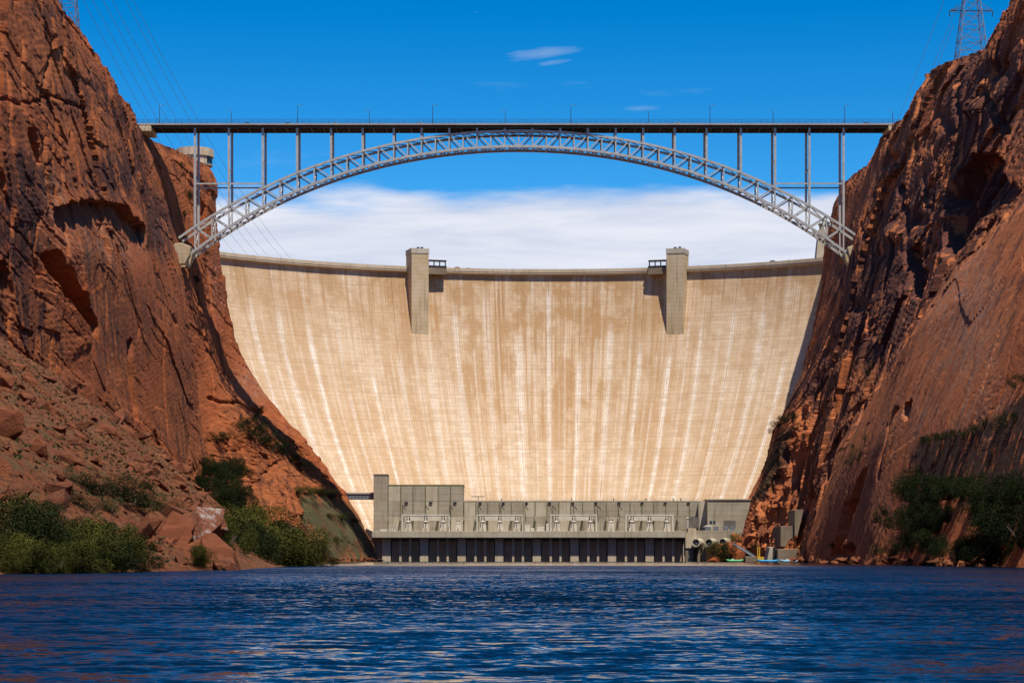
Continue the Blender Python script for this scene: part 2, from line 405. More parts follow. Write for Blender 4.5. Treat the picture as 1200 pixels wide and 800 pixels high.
M['conc_dark'] = mat_conc('wet_concrete', (.20, .15, .10), (.26, .20, .14), .6)
M['tower'] = mat_conc('tower_concrete', (.48, .36, .21), (.56, .44, .29), .75, 2.3)
M['gate'] = mat_conc('bay_panel', (.40, .24, .13), (.46, .29, .17), .6)
def plain(name, col, rough=.6, metal=0, var=.15):
    m = NT(name); n = m.noise(m.pos((.6, .6, .6)), 1, 4, .6)
    c = m.mix(m.rng(n, .3, .7), tuple(x * (1 - var) for x in col), tuple(min(1, x * (1 + var)) for x in col))
    m.b.inputs['Metallic'].default_value = metal
    return m.out(c, rough)
M['steel'] = plain('bridge_steel_paint', (.42, .405, .385), .55)
M['girder'] = plain('deck_girder_paint', (.07, .06, .055), .6)
M['deck'] = mat_conc('deck_concrete', (.36, .31, .27), (.42, .37, .32), .3)
M['fence'] = plain('fence_steel', (.05, .09, .15), .5, .3)
M['pylon'] = plain('galvanised_steel', (.14, .18, .22), .5, .4)
M['wire'] = plain('conductor_wire', (.06, .10, .15), .5, .3)
M['white'] = plain('white_paint', (.60, .56, .48), .5)
M['cream'] = plain('cream_paint', (.62, .56, .46), .5)
M['black'] = plain('black_steel', (.025, .025, .03), .5)
M['dark_glass'] = plain('dark_glass', (.03, .05, .08), .12)
M['tyre'] = plain('rubber', (.02, .02, .02), .9)
M['red'] = plain('red_paint', (.50, .09, .05), .5)
M['blue'] = plain('blue_raft_fabric', (.03, .28, .55), .45)
M['pale_blue'] = plain('pale_blue_raft_fabric', (.25, .45, .60), .45)
M['green'] = plain('green_raft_fabric', (.12, .52, .20), .45)
M['door'] = plain('grey_roller_door', (.13, .115, .105), .6)
M['yellow'] = plain('yellow_paint', (.70, .45, .04), .5)
M['rust'] = plain('rust_paint', (.32, .12, .05), .8)
M['pipe'] = plain('olive_pipe_paint', (.20, .19, .08), .6)
M['blue_steel'] = plain('blue_grey_steel', (.15, .17, .19), .5)
def mat_leaf(name, a, b):
    m = NT(name); n = m.attr('tone')
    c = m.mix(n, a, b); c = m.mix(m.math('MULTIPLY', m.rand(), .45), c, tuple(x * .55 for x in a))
    m.b.inputs['Subsurface Weight'].default_value = 0
    m.b.inputs['Specular IOR Level'].default_value = .08
    return m.out(c, .9)
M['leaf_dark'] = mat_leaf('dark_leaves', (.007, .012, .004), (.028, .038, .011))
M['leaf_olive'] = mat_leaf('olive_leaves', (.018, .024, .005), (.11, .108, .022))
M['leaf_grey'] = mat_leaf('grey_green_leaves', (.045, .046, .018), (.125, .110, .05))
M['bark'] = plain('shrub_bark', (.09, .065, .045), .9)
def mat_water():
    m = NT('river_water')
    def slope(scale, loc, detail, amp):
        t = m.n('ShaderNodeTexNoise'); m.l(m.pos(scale, loc), t.inputs['Vector']); t.inputs['Scale'].default_value = 1; t.inputs['Detail'].default_value = detail; t.inputs['Roughness'].default_value = .62; t.inputs['Distortion'].default_value = .4
        v = m.n('ShaderNodeVectorMath', operation='SUBTRACT'); m.l(t.outputs['Color'], v.inputs[0]); v.inputs[1].default_value = (.5, .5, .5)
        w = m.n('ShaderNodeVectorMath', operation='MULTIPLY'); m.l(v.outputs[0], w.inputs[0]); w.inputs[1].default_value = (amp * .7, amp, 0); return w.outputs[0]
    def vadd(a, b):
        v = m.n('ShaderNodeVectorMath', operation='ADD'); m.l(a, v.inputs[0])
        if isinstance(b, tuple): v.inputs[1].default_value = b
        else: m.l(b, v.inputs[1])
        return v.outputs[0]
    # wavelet slopes; wind ripples run down the canyon, their steep faces turned downstream
    sl = vadd(vadd(slope((.75, 1.4, 1), (0, 0, 0), 4, 1.05), slope((2.6, 4.6, 1), (4, 4, 0), 4, 1.2)), slope((.06, .13, 1), (7, 4, 0), 3, .55))
    sl = vadd(sl, (0, -.22, 0))
    sc = m.n('ShaderNodeVectorMath', operation='SCALE'); m.l(sl, sc.inputs[0]); gust = m.rng(m.noise(m.pos((.022, .012, 1), (3, 1, 0)), 1, 4, .6, .6),   .36, .62, .58, 1.15)
    m.l(m.math('MULTIPLY', m.attr('chop'), gust), sc.inputs['Scale'])
    g = m.n('ShaderNodeNewGeometry'); nr = m.n('ShaderNodeVectorMath', operation='NORMALIZE'); m.l(vadd(g.outputs['Normal'], sc.outputs[0]), nr.inputs[0]); m.l(nr.outputs[0], m.b.inputs['Normal'])
    m.b.inputs['IOR'].default_value = 1.333; m.b.inputs['Specular IOR Level'].default_value = .38
    return m.out((.001, .006, .016), .05)
M['water'] = mat_water()

# ------------------------------------------------------------------ the canyon walls (structure)
HR = 206.0
def stations(side):
    if side < 0:
        st = [(-350, [(0, -150), (60, -156), (130, -163), (206, -176)]),
              (650, [(0, -150), (60, -156), (130, -162), (206, -173)]),
              (760, [(0, -146), (57, -152), (130, -158), (206, -171)]),
              (850, [(0, -141), (55, -147), (130, -156), (206, -170)]),
              (950, [(0, -137), (50, -143), (100, -149), (150, -159), (206, -170)]),
              (1030, [(0, -135), (45, -140), (92, -146), (128, -153), (152, -159), (184, -167), (206, -170)]),
              (1054, [(0, -134), (39, -138.7), (69, -142.7), (92, -144.7), (128, -152.6), (152, -158.5), (184, -168), (206, -171)]),
              (1066, [(0, -130), (39, -145), (69, -152), (92, -155), (128, -162), (152, -166), (184, -175), (206, -180)]),
              (1080, [(0, -105), (20, -125), (39, -143), (69, -151), (92, -156), (128, -163), (152, -166), (184, -174), (206, -179)]),
              (1110, [(0, -92), (24, -106), (45, -124), (70, -141), (92, -150), (128, -158), (147, -162), (184, -169), (206, -176)]),
              (1150, [(0, -78), (24, -92), (45, -110), (70, -129), (92, -142), (128, -153), (160, -156), (184, -160), (206, -165)]),
              (1190, [(0, -70), (24, -81), (42, -94), (69, -114), (89, -130), (110, -142), (136, -148), (158, -150), (180, -153), (203, -154), (206, -156)]),
              (1215, [(0, -72), (24, -83), (42, -96), (69, -116), (89, -132), (110, -145), (136, -152), (158, -155), (180, -160), (206, -170)]),
              (1270, [(0, -77), (25, -88), (44, -102), (73, -125), (94, -143), (122, -161), (173, -168), (206, -180)]),
              (1340, [(0, -90), (44, -120), (94, -160), (173, -185), (206, -196)]),
              (1500, [(0, -150), (206, -230)])]
    else:
        st = [(-350, [(0, 106), (60, 130), (120, 158), (206, 188)]),
              (490, [(0, 105), (60, 128), (120, 156), (206, 186)]),
              (700, [(0, 110), (40, 121), (75, 133), (110, 151), (150, 169), (206, 185)]),
              (850, [(0, 117), (40, 127), (75, 138), (110, 153), (150, 169), (206, 183)]),
              (1000, [(0, 123), (30, 130), (60, 138), (90, 147), (120, 156), (150, 165), (206, 181)]),
              (1070, [(0, 128), (30, 134), (60, 141), (90, 149), (120, 156), (147, 162), (175, 171), (206, 179)]),
              (1105, [(0, 124), (30, 133), (60, 141), (90, 149), (120, 157), (147, 163), (165, 167), (190, 175.5), (206, 179)]),
              (1150, [(0, 113), (31, 121), (66, 131), (90, 145), (120, 158), (150, 166), (190, 175), (206, 180)]),
              (1185, [(0, 119), (31, 130), (66, 143), (90, 151), (120, 160), (150, 168), (206, 182)]),
              (1250, [(0, 117), (25, 124), (34, 129), (57, 140), (85, 152), (109, 161), (141, 168), (170, 172), (206, 180)]),
              (1340, [(0, 128), (57, 152), (109, 172), (170, 186), (206, 195)]),
              (1500, [(0, 160), (206, 230)])]
    return st
ZT = np.linspace(0, HR, 60)
TAB = {}
for sd_ in (-1, 1):
    st = stations(sd_); TAB[sd_] = (np.array([s[0] for s in st], float), np.array([np.interp(ZT, [p[0] for p in s[1]], [p[1] for p in s[1]]) for s in st]))
def wallX(side, Y, Zv):
    ys, tb = TAB[side]; Y = np.asarray(Y, float); Zv = np.asarray(Zv, float)
    k = np.clip(np.searchsorted(ys, Y) - 1, 0, len(ys) - 2); t = np.clip((Y - ys[k]) / (ys[k + 1] - ys[k]), 0, 1)
    zz = np.clip(Zv, 0, HR) / HR * (len(ZT) - 1); j = np.clip(zz.astype(int), 0, len(ZT) - 2); w = zz - j
    a = tb[k, j] * (1 - w) + tb[k, j + 1] * w; b = tb[k + 1, j] * (1 - w) + tb[k + 1, j + 1] * w
    x = a * (1 - t) + b * t
    sl = (tb[k, 3] - tb[k, 0]) / (ZT[3] - ZT[0])
    return x + np.where(Zv < 0, Zv * sl * .8, 0)

def build_wall(side):
    y_near = np.arange(-350, 440 if side > 0 else 640, 14.0)
    y0 = y_near[-1] + 4
    ymain = np.arange(y0, 1300, 1.05); yfar = np.arange(1304, 1500, 8)
    ys = np.concatenate([y_near, ymain, yfar])
    zs = np.arange(-8, HR, .72)
    Yg, Zg = np.meshgrid(ys, zs)                     # rows: z, cols: y
    Xb = wallX(side, Yg, Zg)
    px = 600 + F * Xb / np.maximum(Yg, 60); py = HY - F * (Zg - CH) / np.maximum(Yg, 60)
    s = -side                                        # displacement direction: into the canyon
    Yn = Yg * .6
    wy = Yn + 2.5 * fbm(Yn / 40, Zg / 40, 1.0 + side, 3); wz = Zg + 2.5 * fbm(Yn / 40, Zg / 40, 5.0 + side, 3)
    rough = np.ones_like(Yg)
    D = 3.0 * fbm(Yn / 80, Zg / 95, 2.2 * side, 2)
    v1, b1, t1 = cells(wy / 40, (wz + .3 * wy) / 66, 1 + side); v2, b2, t2 = cells((wy + .25 * wz) / 17, (wz - .4 * wy) / 25, 4 + side)
    v3, b3, t3 = cells((wy + .2 * wz) / 7, (wz - .3 * wy) / 9, 9 + side)
    def joints(c, gap, seed):
        r_ = np.random.RandomState(seed); p = np.cumsum(gap * (.35 + 1.3 * r_.rand(400))) - 300
        k = np.clip(np.searchsorted(p, c), 1, 399); d = np.minimum(c - p[k - 1], p[k] - c); return r_.rand(400)[k], d
    o1, d1 = joints(wy - .22 * wz, 15, 11 + side); o2, d2 = joints(wy * .8 + .55 * wz, 24, 31 + side); o3, d3 = joints(wz + .26 * wy, 9, 51 + side)
    on1 = sst(fbm(Yn / 30, Zg / 55, 7.1, 2), -.15, .15); on2 = sst(fbm(Yn / 40, Zg / 40, 17.1, 2), 0, .25); on3 = sst(fbm(Yn / 50, Zg / 30, 27.1, 2), -.05, .2)
    plates = 3.2 * (v1 - .5) + 4.0 * t1 + (1.5 * (v2 - .5) + 2.0 * t2) + .5 * (v3 - .5) + .9 * t3
    plates += on1 * (1.7 * (o1 - .5) - 1.6 * np.exp(-(d1 / .5) ** 2)) + on2 * (1.3 * (o2 - .5) - 1.3 * np.exp(-(d2 / .45) ** 2))
    medium = .25 * ridge(wy / 12, wz / 18, 3.0, 3)
    bs = ((wz + .26 * wy) / 5.2 + 1.2 * pn(Yn / 40, Zg / 40, 3.1)); bs2 = ((wz - .34 * wy) / 2.1 + .8 * pn(Yn / 30, Zg / 30, 9.1))
    bedn = on3 * (.9 * (o3 - .5) - .8 * np.exp(-(d3 / .35) ** 2)) + .5 * (bs - np.floor(bs) - .5) * on3 + .22 * (bs2 - np.floor(bs2) - .5) * (1 - on3)
    small = .16 * fbm(wy / 2.2, wz / 1.8, 6.0, 3)
    vn = np.zeros_like(Yg); pale = np.zeros_like(Yg); seep = np.zeros_like(Yg); moss = np.zeros_like(Yg)
    jx = 5 * pn(Yg / 13, Zg / 13, 8.8) + .8 * pn(Yg / 4, Zg / 4, 2.8); jy = 5 * pn(Yg / 13, Zg / 13, 18.8) + .8 * pn(Yg / 4, Zg / 4, 12.8)
    qx, qy = px + jx * .8, py + jy * .8
    def blot(cx, cy, rx, ry, a=1.0):
        return a * np.exp(-(((qx - cx) / rx) ** 2 + ((qy - cy) / ry) ** 2) ** 1.5)
    if side < 0:
        sm = polydepth(qx, qy, [(95, 300), (160, 280), (215, 330), (245, 460), (245, 545), (205, 540), (130, 470), (60, 430), (100, 400)], 12)
        rough = 1 - .6 * sm
        slab2 = polydepth(qx, qy, [(246, 390), (275, 400), (345, 500), (300, 480), (246, 470)], 8); rough -= .4 * slab2
        D += rough * (plates * .85 + medium + bedn) + small * (.5 + .5 * rough)
        # overhanging arch with the hollow below its lip
        for lip, dep, drop in (([(58, 250), (66, 241), (90, 236), (118, 239), (140, 246), (152, 262), (170, 274)], 4.2, 60),
                               ([(-4, 306), (6, 303), (16, 318), (22, 345)], 3.5, 45), 
                               ([(70, 96), (92, 104), (108, 118)], .8, 25)):
            lx = [p[0] for p in lip]; ly = np.interp(qx, lx, [p[1] for p in lip]); below = qy - ly
            e = sst(qx, lx[0], lx[0] + 6) * (1 - sst(qx, lx[-1] - 8, lx[-1]))
            D -= dep * e * np.where(below > 0, np.clip(1 - below / drop, 0, 1) ** 1.2 * np.clip(below / 2.0, 0, 1), 0)
            D += .35 * dep * e * np.where((below <= 0) & (below > -14), 1 + below / 14, 0)
        for poly, dep, soft in (([(50, 296), (67, 292), (84, 322), (104, 352), (117, 382), (119, 404), (108, 390), (78, 346), (56, 318)], 9, 3.5),
                                ([(33, 158), (39, 155), (47, 178), (50, 198), (42, 196)], 5, 2.0),
                                ([(150, 398), (156, 396), (162, 440), (166, 490), (158, 492), (154, 440)], 3, 2.5)):
            D -= dep * polydepth(qx, qy, poly, soft)
        for pts, w, dep in (([(60, 60), (52, 130), (55, 200), (62, 250)], 1.6, 2.2), ([(20, 20), (30, 60), (28, 140)], 1.8, 2.0), ([(45, 250), (42, 300), (50, 340)], 1.5, 2.0),
                            ([(115, 60), (130, 120), (150, 190), (158, 230)], 2.0, 2.0), ([(175, 290), (190, 340), (205, 380)], 1.5, 1.6), ([(246, 468), (275, 474), (310, 486)], 2.0, 2.4),
                            ([(260, 620), (300, 560), (330, 520)], 2.0, 2.5), ([(90, 20), (70, 50), (75, 90)], 2, 2), ([(0, 120), (25, 130), (60, 125), (100, 140)], 1.6, 1.6), ([(160, 205), (172, 240), (178, 270)], 2, 2)):
            D -= dep * np.exp(-(segdist(qx, qy, pts) / w) ** 2)
        # lower spur under the dam: broken ledges stepping down to the river
        sp = polydepth(qx, qy, [(248, 480), (350, 500), (440, 640), (440, 660), (250, 660)], 10)
        nn_ = qx * .76 - qy * .65; al_ = qx * .65 + qy * .76
        D += sp * 2.2 * (ridge(nn_ / 9, al_ / 60, 4.2, 3) - .4) + sp * 1.3 * np.round(1.5 * pn(nn_ / 14, al_ / 45, 8.1))
        D += sp * (1.0 * (ridge((Zg * .9 + .55 * Yg) / 13, Yg / 60, 1.5, 3) - .4) + .7 * np.round(2 * fbm(wy / 14, wz / 9, 2.0, 2)))
        vn = blot(128, 215, 32, 24, 1.3) + blot(20, 250, 32, 80, 1.2) + blot(182, 265, 20, 40, 1.2) + blot(90, 130, 40, 22, .7) + blot(140, 150, 20, 40, .8) + blot(45, 380, 40, 45, .6) + blot(150, 380, 34, 60, .45) + blot(215, 420, 20, 90, .4) + blot(60, 25, 40, 40, .5) + blot(170, 180, 10, 60, .7) + blot(110, 470, 40, 60, .35)
        pale = blot(110, 285, 60, 30, .35) + blot(300, 450, 30, 22, .5) + blot(60, 235, 14, 30, .35) + blot(256, 330, 14, 40, .4)
        moss = polydepth(qx, qy, [(338, 575), (372, 570), (400, 582), (424, 608), (446, 655), (446, 664), (380, 660), (345, 612)], 7)
        seep = polydepth(qx, qy, [(352, 580), (400, 585), (446, 650), (392, 655), (350, 600)], 8) * .8
        D = D * (1 - .75 * moss)
    else:
        apron = polydepth(qx, qy, [(1300, 215), (1200, 238), (1125, 318), (1062, 405), (1022, 455), (985, 520), (945, 640), (960, 690), (1400, 690)], 14)
        rough = 1 - .91 * apron
        D += rough * (plates * 1.15 + medium + bedn) + small * (.3 + .7 * rough) + 3.4 * apron + apron * .35 * (ridge((wz + 1.2 * wy) / 30, wy / 90, 2.6, 2) - .4)
        nd = sst(Yg, 1095, 1125) * (1 - polydepth(qx, qy, [(872, 650), (895, 560), (925, 480), (950, 455), (965, 500), (940, 560), (935, 650)], 8)); D -= nd * .6 * rough * (plates * 1.15 + medium)
        alc = [(1100, 312), (1103, 268), (1112, 232), (1128, 204), (1148, 182), (1170, 184), (1190, 205), (1204, 226), (1160, 262), (1126, 298)]
        aly = np.interp(qx, [1100, 1112, 1128, 1148, 1170, 1190, 1204], [300, 232, 204, 182, 184, 205, 222]); a = polydepth(qx, qy, alc, 4)
        D -= 9.5 * a * np.clip(1.15 - (qy - aly) / 105, .35, 1)
        for poly, dep, soft in (([(1062, 292), (1074, 285), (1078, 318), (1070, 352), (1060, 350)], 5, 3), ([(1104, 318), (1118, 308), (1120, 326), (1108, 334)], 4, 3),
                                ([(1031, 546), (1024, 548), (1008, 585), (992, 620), (980, 652), (990, 655), (1004, 622), (1020, 582)], 5.5, 3.2),
                                ([(985, 656), (992, 642), (1008, 636), (1018, 642), (1012, 654)], 4, 3), ([(1080, 470), (1088, 468), (1084, 492), (1078, 494)], 2.5, 2)):
            D -= dep * polydepth(qx, qy, poly, soft)
        for pts, w, dep in (([(1070, 480), (1060, 500), (1052, 540), (1050, 560)], 1.6, 2.0), ([(1035, 150), (1060, 230), (1064, 300)], 2.2, 3.0), ([(1120, 60), (1130, 130), (1120, 190)], 2.5, 3.0),
                            ([(1170, 40), (1160, 100), (1180, 160)], 2.5, 3), ([(1010, 250), (1020, 330), (1000, 420)], 2.0, 2.4), ([(985, 300), (980, 380), (955, 450)], 2.0, 2.4), ([(1100, 100), (1080, 170), (1090, 240)], 2, 2.4),
                            ([(930, 480), (915, 560), (912, 620)], 2, 2.4), ([(1040, 440), (1010, 500), (1000, 520)], 1.5, 1.6), ([(945, 450), (930, 520), (940, 600)], 1.6, 1.5)):
            D -= dep * np.exp(-(segdist(qx, qy, pts) / w) ** 2)
        for cx, cy, r, dep in ((1075, 255, 10, 2.5), (1030, 300, 9, 2), (1110, 140, 12, 3), (1175, 90, 14, 3), (1050, 190, 10, 2.5), (1150, 130, 12, -3), (1085, 95, 10, -2.5), (1000, 360, 10, 2), (1048, 275, 12, -3)):
            D -= dep * blot(cx, cy, r, r * .8)
        up = 1 - apron
        vn = up * (.42 + blot(1075, 330, 40, 90, .9) + blot(1130, 240, 40, 60, .8) + blot(1000, 330, 30, 50, .8) + blot(945, 440, 30, 60, 1.0) + blot(1050, 230, 30, 60, .6) + blot(1150, 110, 60, 60, .55) + blot(1020, 400, 30, 40, .6))
        orange = polydepth(qx, qy, [(872, 650), (895, 560), (925, 480), (950, 455), (965, 500), (940, 560), (935, 650)], 8)
        vn *= 1 - orange; D += orange * (1.6 * (ridge(wy / 10, wz / 7, 5.5, 3) - .4))
        pale = apron * (blot(1145, 370, 45, 90, .85) + blot(1100, 500, 60, 40, .35) + blot(1060, 600, 60, 40, .3)) + blot(1180, 480, 40, 40, .4)
        seep = polydepth(qx, qy, [(1078, 540), (1090, 512), (1150, 498), (1230, 445), (1300, 440), (1300, 600), (1150, 600), (1095, 572)], 9) + polydepth(qx, qy, [(905, 512), (940, 490), (925, 540), (895, 590), (878, 588)], 5) * .9
        moss = polydepth(qx, qy, [(905, 515), (938, 492), (915, 540), (895, 580), (880, 588)], 5) * .5
        D += seep * .8 * pn(Yg / 2.2, Zg / 40, 4.4)
    # keep the footing of the bridge and the rim tidy, round the rim over
    top = sst(Zg, HR - 16, HR); D -= 2.2 * top ** 2 + 2.0 * top * np.abs(fbm(Yg / 14, Zg / 14, 3.9, 3))
    far = sst(Yg, 1240, 1300); D *= 1 - .5 * far
    D *= 1 - .5 * np.exp(-((Yg - 1102) / 22) ** 2) * sst(Zg, 120, 140)
    Xg = Xb + s * D
    if side > 0: dz = np.interp(Yg, [780, 835, 857, 877, 888, 931, 968, 1009, 1057, 1110], [4, 3, 1, -4, -6, 1, 6, 5, -1, 0])
    else: dz = np.interp(Yg, [700, 800, 860, 940, 985, 1010, 1040, 1070], [5, 6, 7, 8, 4, 1, 0, 0])
    P = np.stack([Xg, Yg + .6 * small * rough, Zg + dz * sst(Zg, 110, HR)], -1)
    # plateau rows behind the rim
    rows = [P]; at = {'varnish': [vn], 'pale': [pale], 'seep': [seep], 'moss': [moss]}
    for off in (1.5, 4, 8, 14, 24, 45, 90, 200, 500, 1500):
        r = P[-1:].copy(); r[..., 0] -= s * off
        r[..., 2] += .9 * sst(off, 0, 6) + 1.6 * fbm(r[..., 1] / 22, r[..., 0] / 22, 1.1, 3) * min(1, off / 8) + min(off, 60) * .02
        rows.append(r)
        for k in at: at[k].append(np.zeros_like(vn[-1:]))
    P = np.concatenate(rows, 0)
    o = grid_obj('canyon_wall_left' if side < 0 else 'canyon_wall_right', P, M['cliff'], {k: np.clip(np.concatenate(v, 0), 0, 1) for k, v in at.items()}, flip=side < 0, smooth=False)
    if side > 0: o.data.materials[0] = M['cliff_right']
    tag(o, kind='structure')
    return P
def bvh_of(P, st=3):
    Q = P[::st, ::st]; nr, nc = Q.shape[:2]; v = [Vector(p) for p in Q.reshape(-1, 3).tolist()]
    f = [(r * nc + c, r * nc + c + 1, (r + 1) * nc + c + 1, (r + 1) * nc + c) for r in range(nr - 1) for c in range(nc - 1)]
    return BVHTree.FromPolygons(v, f)
PL = build_wall(-1); PR = build_wall(1)

# ------------------------------------------------------------------ talus apron on the left bank
TY = [-350, 150, 281, 330, 380, 430, 535, 700, 900, 1050, 1110]
TXS = [-66, -64, -62, -52, -46, -48, -52, -70, -88, -100, -112]
TZC = [66, 66, 66, 66, 66, 66, 66, 65, 57, 38, 30]
def talus_z(x, y):
    xs = np.interp(y, TY, TXS); zc = np.interp(y, TY, TZC); t = (xs - x) / (xs + 153.0)
    z = zc * np.sign(t) * np.abs(t) ** 1.12
    n = 1.6 * fbm(np.asarray(x) / 24, np.asarray(y) / 24, 3.0, 4) + .9 * ridge(np.asarray(x) / 11, np.asarray(y) / 15, 5.0, 3) - .6
    return z + n * np.clip(t * 6, .15, 1)
tx = np.concatenate([np.arange(-175, -38, .85)]); ty = np.concatenate([np.arange(-350, 220, 12), np.arange(222, 1112, 1.35)])
TXg, TYg = np.meshgrid(tx, ty); TZg = talus_z(TXg, TYg) + .35 * fbm(TXg / 2.6, TYg / 2.6, 8.0, 3)
TZg = np.maximum(TZg, -5)
PT = np.stack([TXg, TYg, TZg], -1)
talus = tag(grid_obj('talus_slope', PT, M['talus'], smooth=False), kind='structure')
BV = [bvh_of(PL), bvh_of(PR), bvh_of(PT)]
def ray(px, py):
    d = Vector(((px - 600) / F, 1, (HY - py) / F)).normalized(); o = Vector((0, 0, CH)); best = None
    for b in BV:
        h = b.ray_cast(o, d, 3000)
        if h[0] is not None and (best is None or h[3] < best[1]): best = (h[0], h[3])
    return best[0] if best else None

# ------------------------------------------------------------------ river and ground
def river():
    xs = np.concatenate([np.arange(-420, -60, 12), np.arange(-60, 60, .42), np.arange(60, 430, 12)])
    y1 = np.arange(26, 150, .34); y2 = [y1[-1]]
    while y2[-1] < 1340: y2.append(y2[-1] + min(9, .34 * (y2[-1] / 150) ** 1.7))
    ys = np.concatenate([np.arange(-350, 26, 15), y1, y2[1:]])
    Xg, Yg = np.meshgrid(xs, ys)
    fade = (1 - sst(np.abs(Xg), 50, 60)) * sst(Yg, 26, 30) * (1 - sst(Yg, 150, 330))
    wx = Xg + .8 * pn(Xg / 5, Yg / 5, 1.0); wy = Yg + .8 * pn(Xg / 5, Yg / 5, 4.0)
    h = .05 * pn(wx / 1.6, wy / 1.05, .3) + .034 * ridge(wx / 1.2, wy / .85, 2.0, 2) + .05 * pn(wx / 6, wy / 3.4, 7.0)
    gust = .55 + .6 * sst(pn(Xg / 21, Yg / 14, 5.5), -.35, .45)
    Zg = h * fade * gust
    chop = 1 - .86 * sst(Yg + 40 * pn(Xg / 30, Yg / 60, 2.2), 470, 640)
    o = grid_obj('river', np.stack([Xg, Yg, Zg], -1), M['water'], {'chop': chop}); tag(o, kind='structure')
river()
mb = MB(); mb.box(-9000, 9000, -3000, 15000, -14, -12); tag(mb.build('ground', M['talus']), kind='structure')

# ------------------------------------------------------------------ the dam
R0, YC = 262.0, 1099.0
XD = X(641, 1361); ZC = 173.0
def off(d): return .18 * d + .0022 * d * d
def dp(th, R, z): return (XD + R * math.sin(th), YC + R * math.cos(th), z)
dam = thing('arch_dam', (XD, YC + R0, 0), 'huge curved concrete arch dam with tan vertical stains closing off the canyon', 'dam')
TH0, TH1, NM = math.radians(-54), math.radians(46), 24
TH = np.linspace(TH0, TH1, NM + 1)
zz = np.concatenate([np.linspace(-4, 171.2, 120)])
for i in range(NM):
    g = .012 / R0
    t = np.concatenate([[TH[i] + g], np.linspace(TH[i] + 4 * g, TH[i + 1] - 4 * g, 23), [TH[i + 1] - g]])
    Tg, Zg = np.meshgrid(t, zz); d = ZC - Zg; R = R0 - (.18 * d + .0022 * d * d)
    R = R - (np.random.RandomState(i).rand() - .5) * .12
    R[:, 0] += .03; R[:, -1] += .03
    P = np.stack([XD + R * np.sin(Tg), YC + R * np.cos(Tg), Zg], -1)
    uv = np.stack([Tg * R0 + 200, Zg], -1)
    dj = np.minimum(np.abs(Tg - TH[i]), np.abs(TH[i + 1] - Tg)) * R0
    cen = np.exp(-((Tg * R0) / 75) ** 2)
    brown = np.clip(.25 + .85 * cen * sst(Zg, 30, 110) + .5 * sst(Zg, 120, 165), 0, 1)
    rj = np.random.RandomState(60 )
    zst = [112 + 56 * rj.rand() for _ in range(NM + 1)]; amp = [.55 + .45 * rj.rand() for _ in range(NM + 1)]; wd = [.9 + 1.5 * rj.rand() for _ in range(NM + 1)]
    def streak(k): return amp[k] * np.exp(-((np.abs(Tg - TH[k]) * R0) / wd[k]) ** 2) * (1 - sst(Zg, zst[k] - 12, zst[k] + 6))
    joint = np.maximum(streak(i), streak(i + 1))
    for q in range(2):
        tc_ = TH[i] + (.2 + .6 * rj.rand()) * (TH[1] - TH[0]); joint = np.maximum(joint, .9 * rj.rand() * np.exp(-((Tg - tc_) * R0 / .8) ** 2) * (1 - sst(Zg, zst[(i * 3 + q) % NM] - 10, zst[(i * 3 + q) % NM] - 7)))
    grid_obj('monolith', P, M['dam'], {'brown': brown, 'joint': np.clip(joint, 0, 1)}, dam, uv=uv)
def arc_solid(name, sect, mat, parent, t0, t1, n):
    """sweep a closed (R, z) section round the dam's axis"""
    b = MB(); k = len(sect); vs = []
    for i in range(n + 1):
        th = t0 + (t1 - t0) * i / n
        for R, z in sect: vs.append(dp(th, R, z))
    fs = [(i * k + j, i * k + (j + 1) % k, (i + 1) * k + (j + 1) % k, (i + 1) * k + j) for i in range(n) for j in range(k)]
    fs += [tuple(range(k)), tuple(range(n * k, n * k + k))[::-1]]
    b.add(vs, fs); return b.build(name, mat, parent)
core = [(R0 - off(ZC - z) + .45, z) for z in np.linspace(-4, 171, 16)] + [(R0 + 7.5, 171), (R0 + 7.5, -4)]
arc_solid('core', core, M['conc_warm'], dam, TH0, TH1, 60)
arc_solid('crest_road', [(R0 - 3.1, 170.6), (R0 - .6, 169.9), (R0 + 8, 169.9), (R0 + 8, 172.2), (R0 - 3.1, 172.2)], M['conc_warm'], dam, TH0, TH1, 70)
arc_solid('parapet', [(R0 - 3.3, 171.5), (R0 - 2.7, 171.5), (R0 - 2.7, 173.4), (R0 - 3.3, 173.4)], M['conc_warm'], dam, TH0, TH1, 70)
arc_solid('parapet', [(R0 + 7.4, 172.1), (R0 + 8.1, 172.1), (R0 + 8.1, 173.3), (R0 + 7.4, 173.3)], M['conc_warm'], dam, TH0, TH1, 70)
def radial_box(mb, th, a0, a1, r0, r1, z0, z1):
    """box turned to the dam's radius; a = metres along the arc at r, r = radius"""
    er = Vector((math.sin(th), math.cos(th), 0)); et = Vector((math.cos(th), -math.sin(th), 0)); c = Vector((XD, YC, 0))
    vs = [c + er * r + et * a + Vector((0, 0, z)) for z in (z0, z1) for r in (r0, r1) for a in (a0, a1)]
    return mb.add(vs, [(0, 2, 3, 1), (4, 5, 7, 6), (0, 1, 5, 4), (2, 6, 7, 3), (0, 4, 6, 2), (1, 3, 7, 5)])
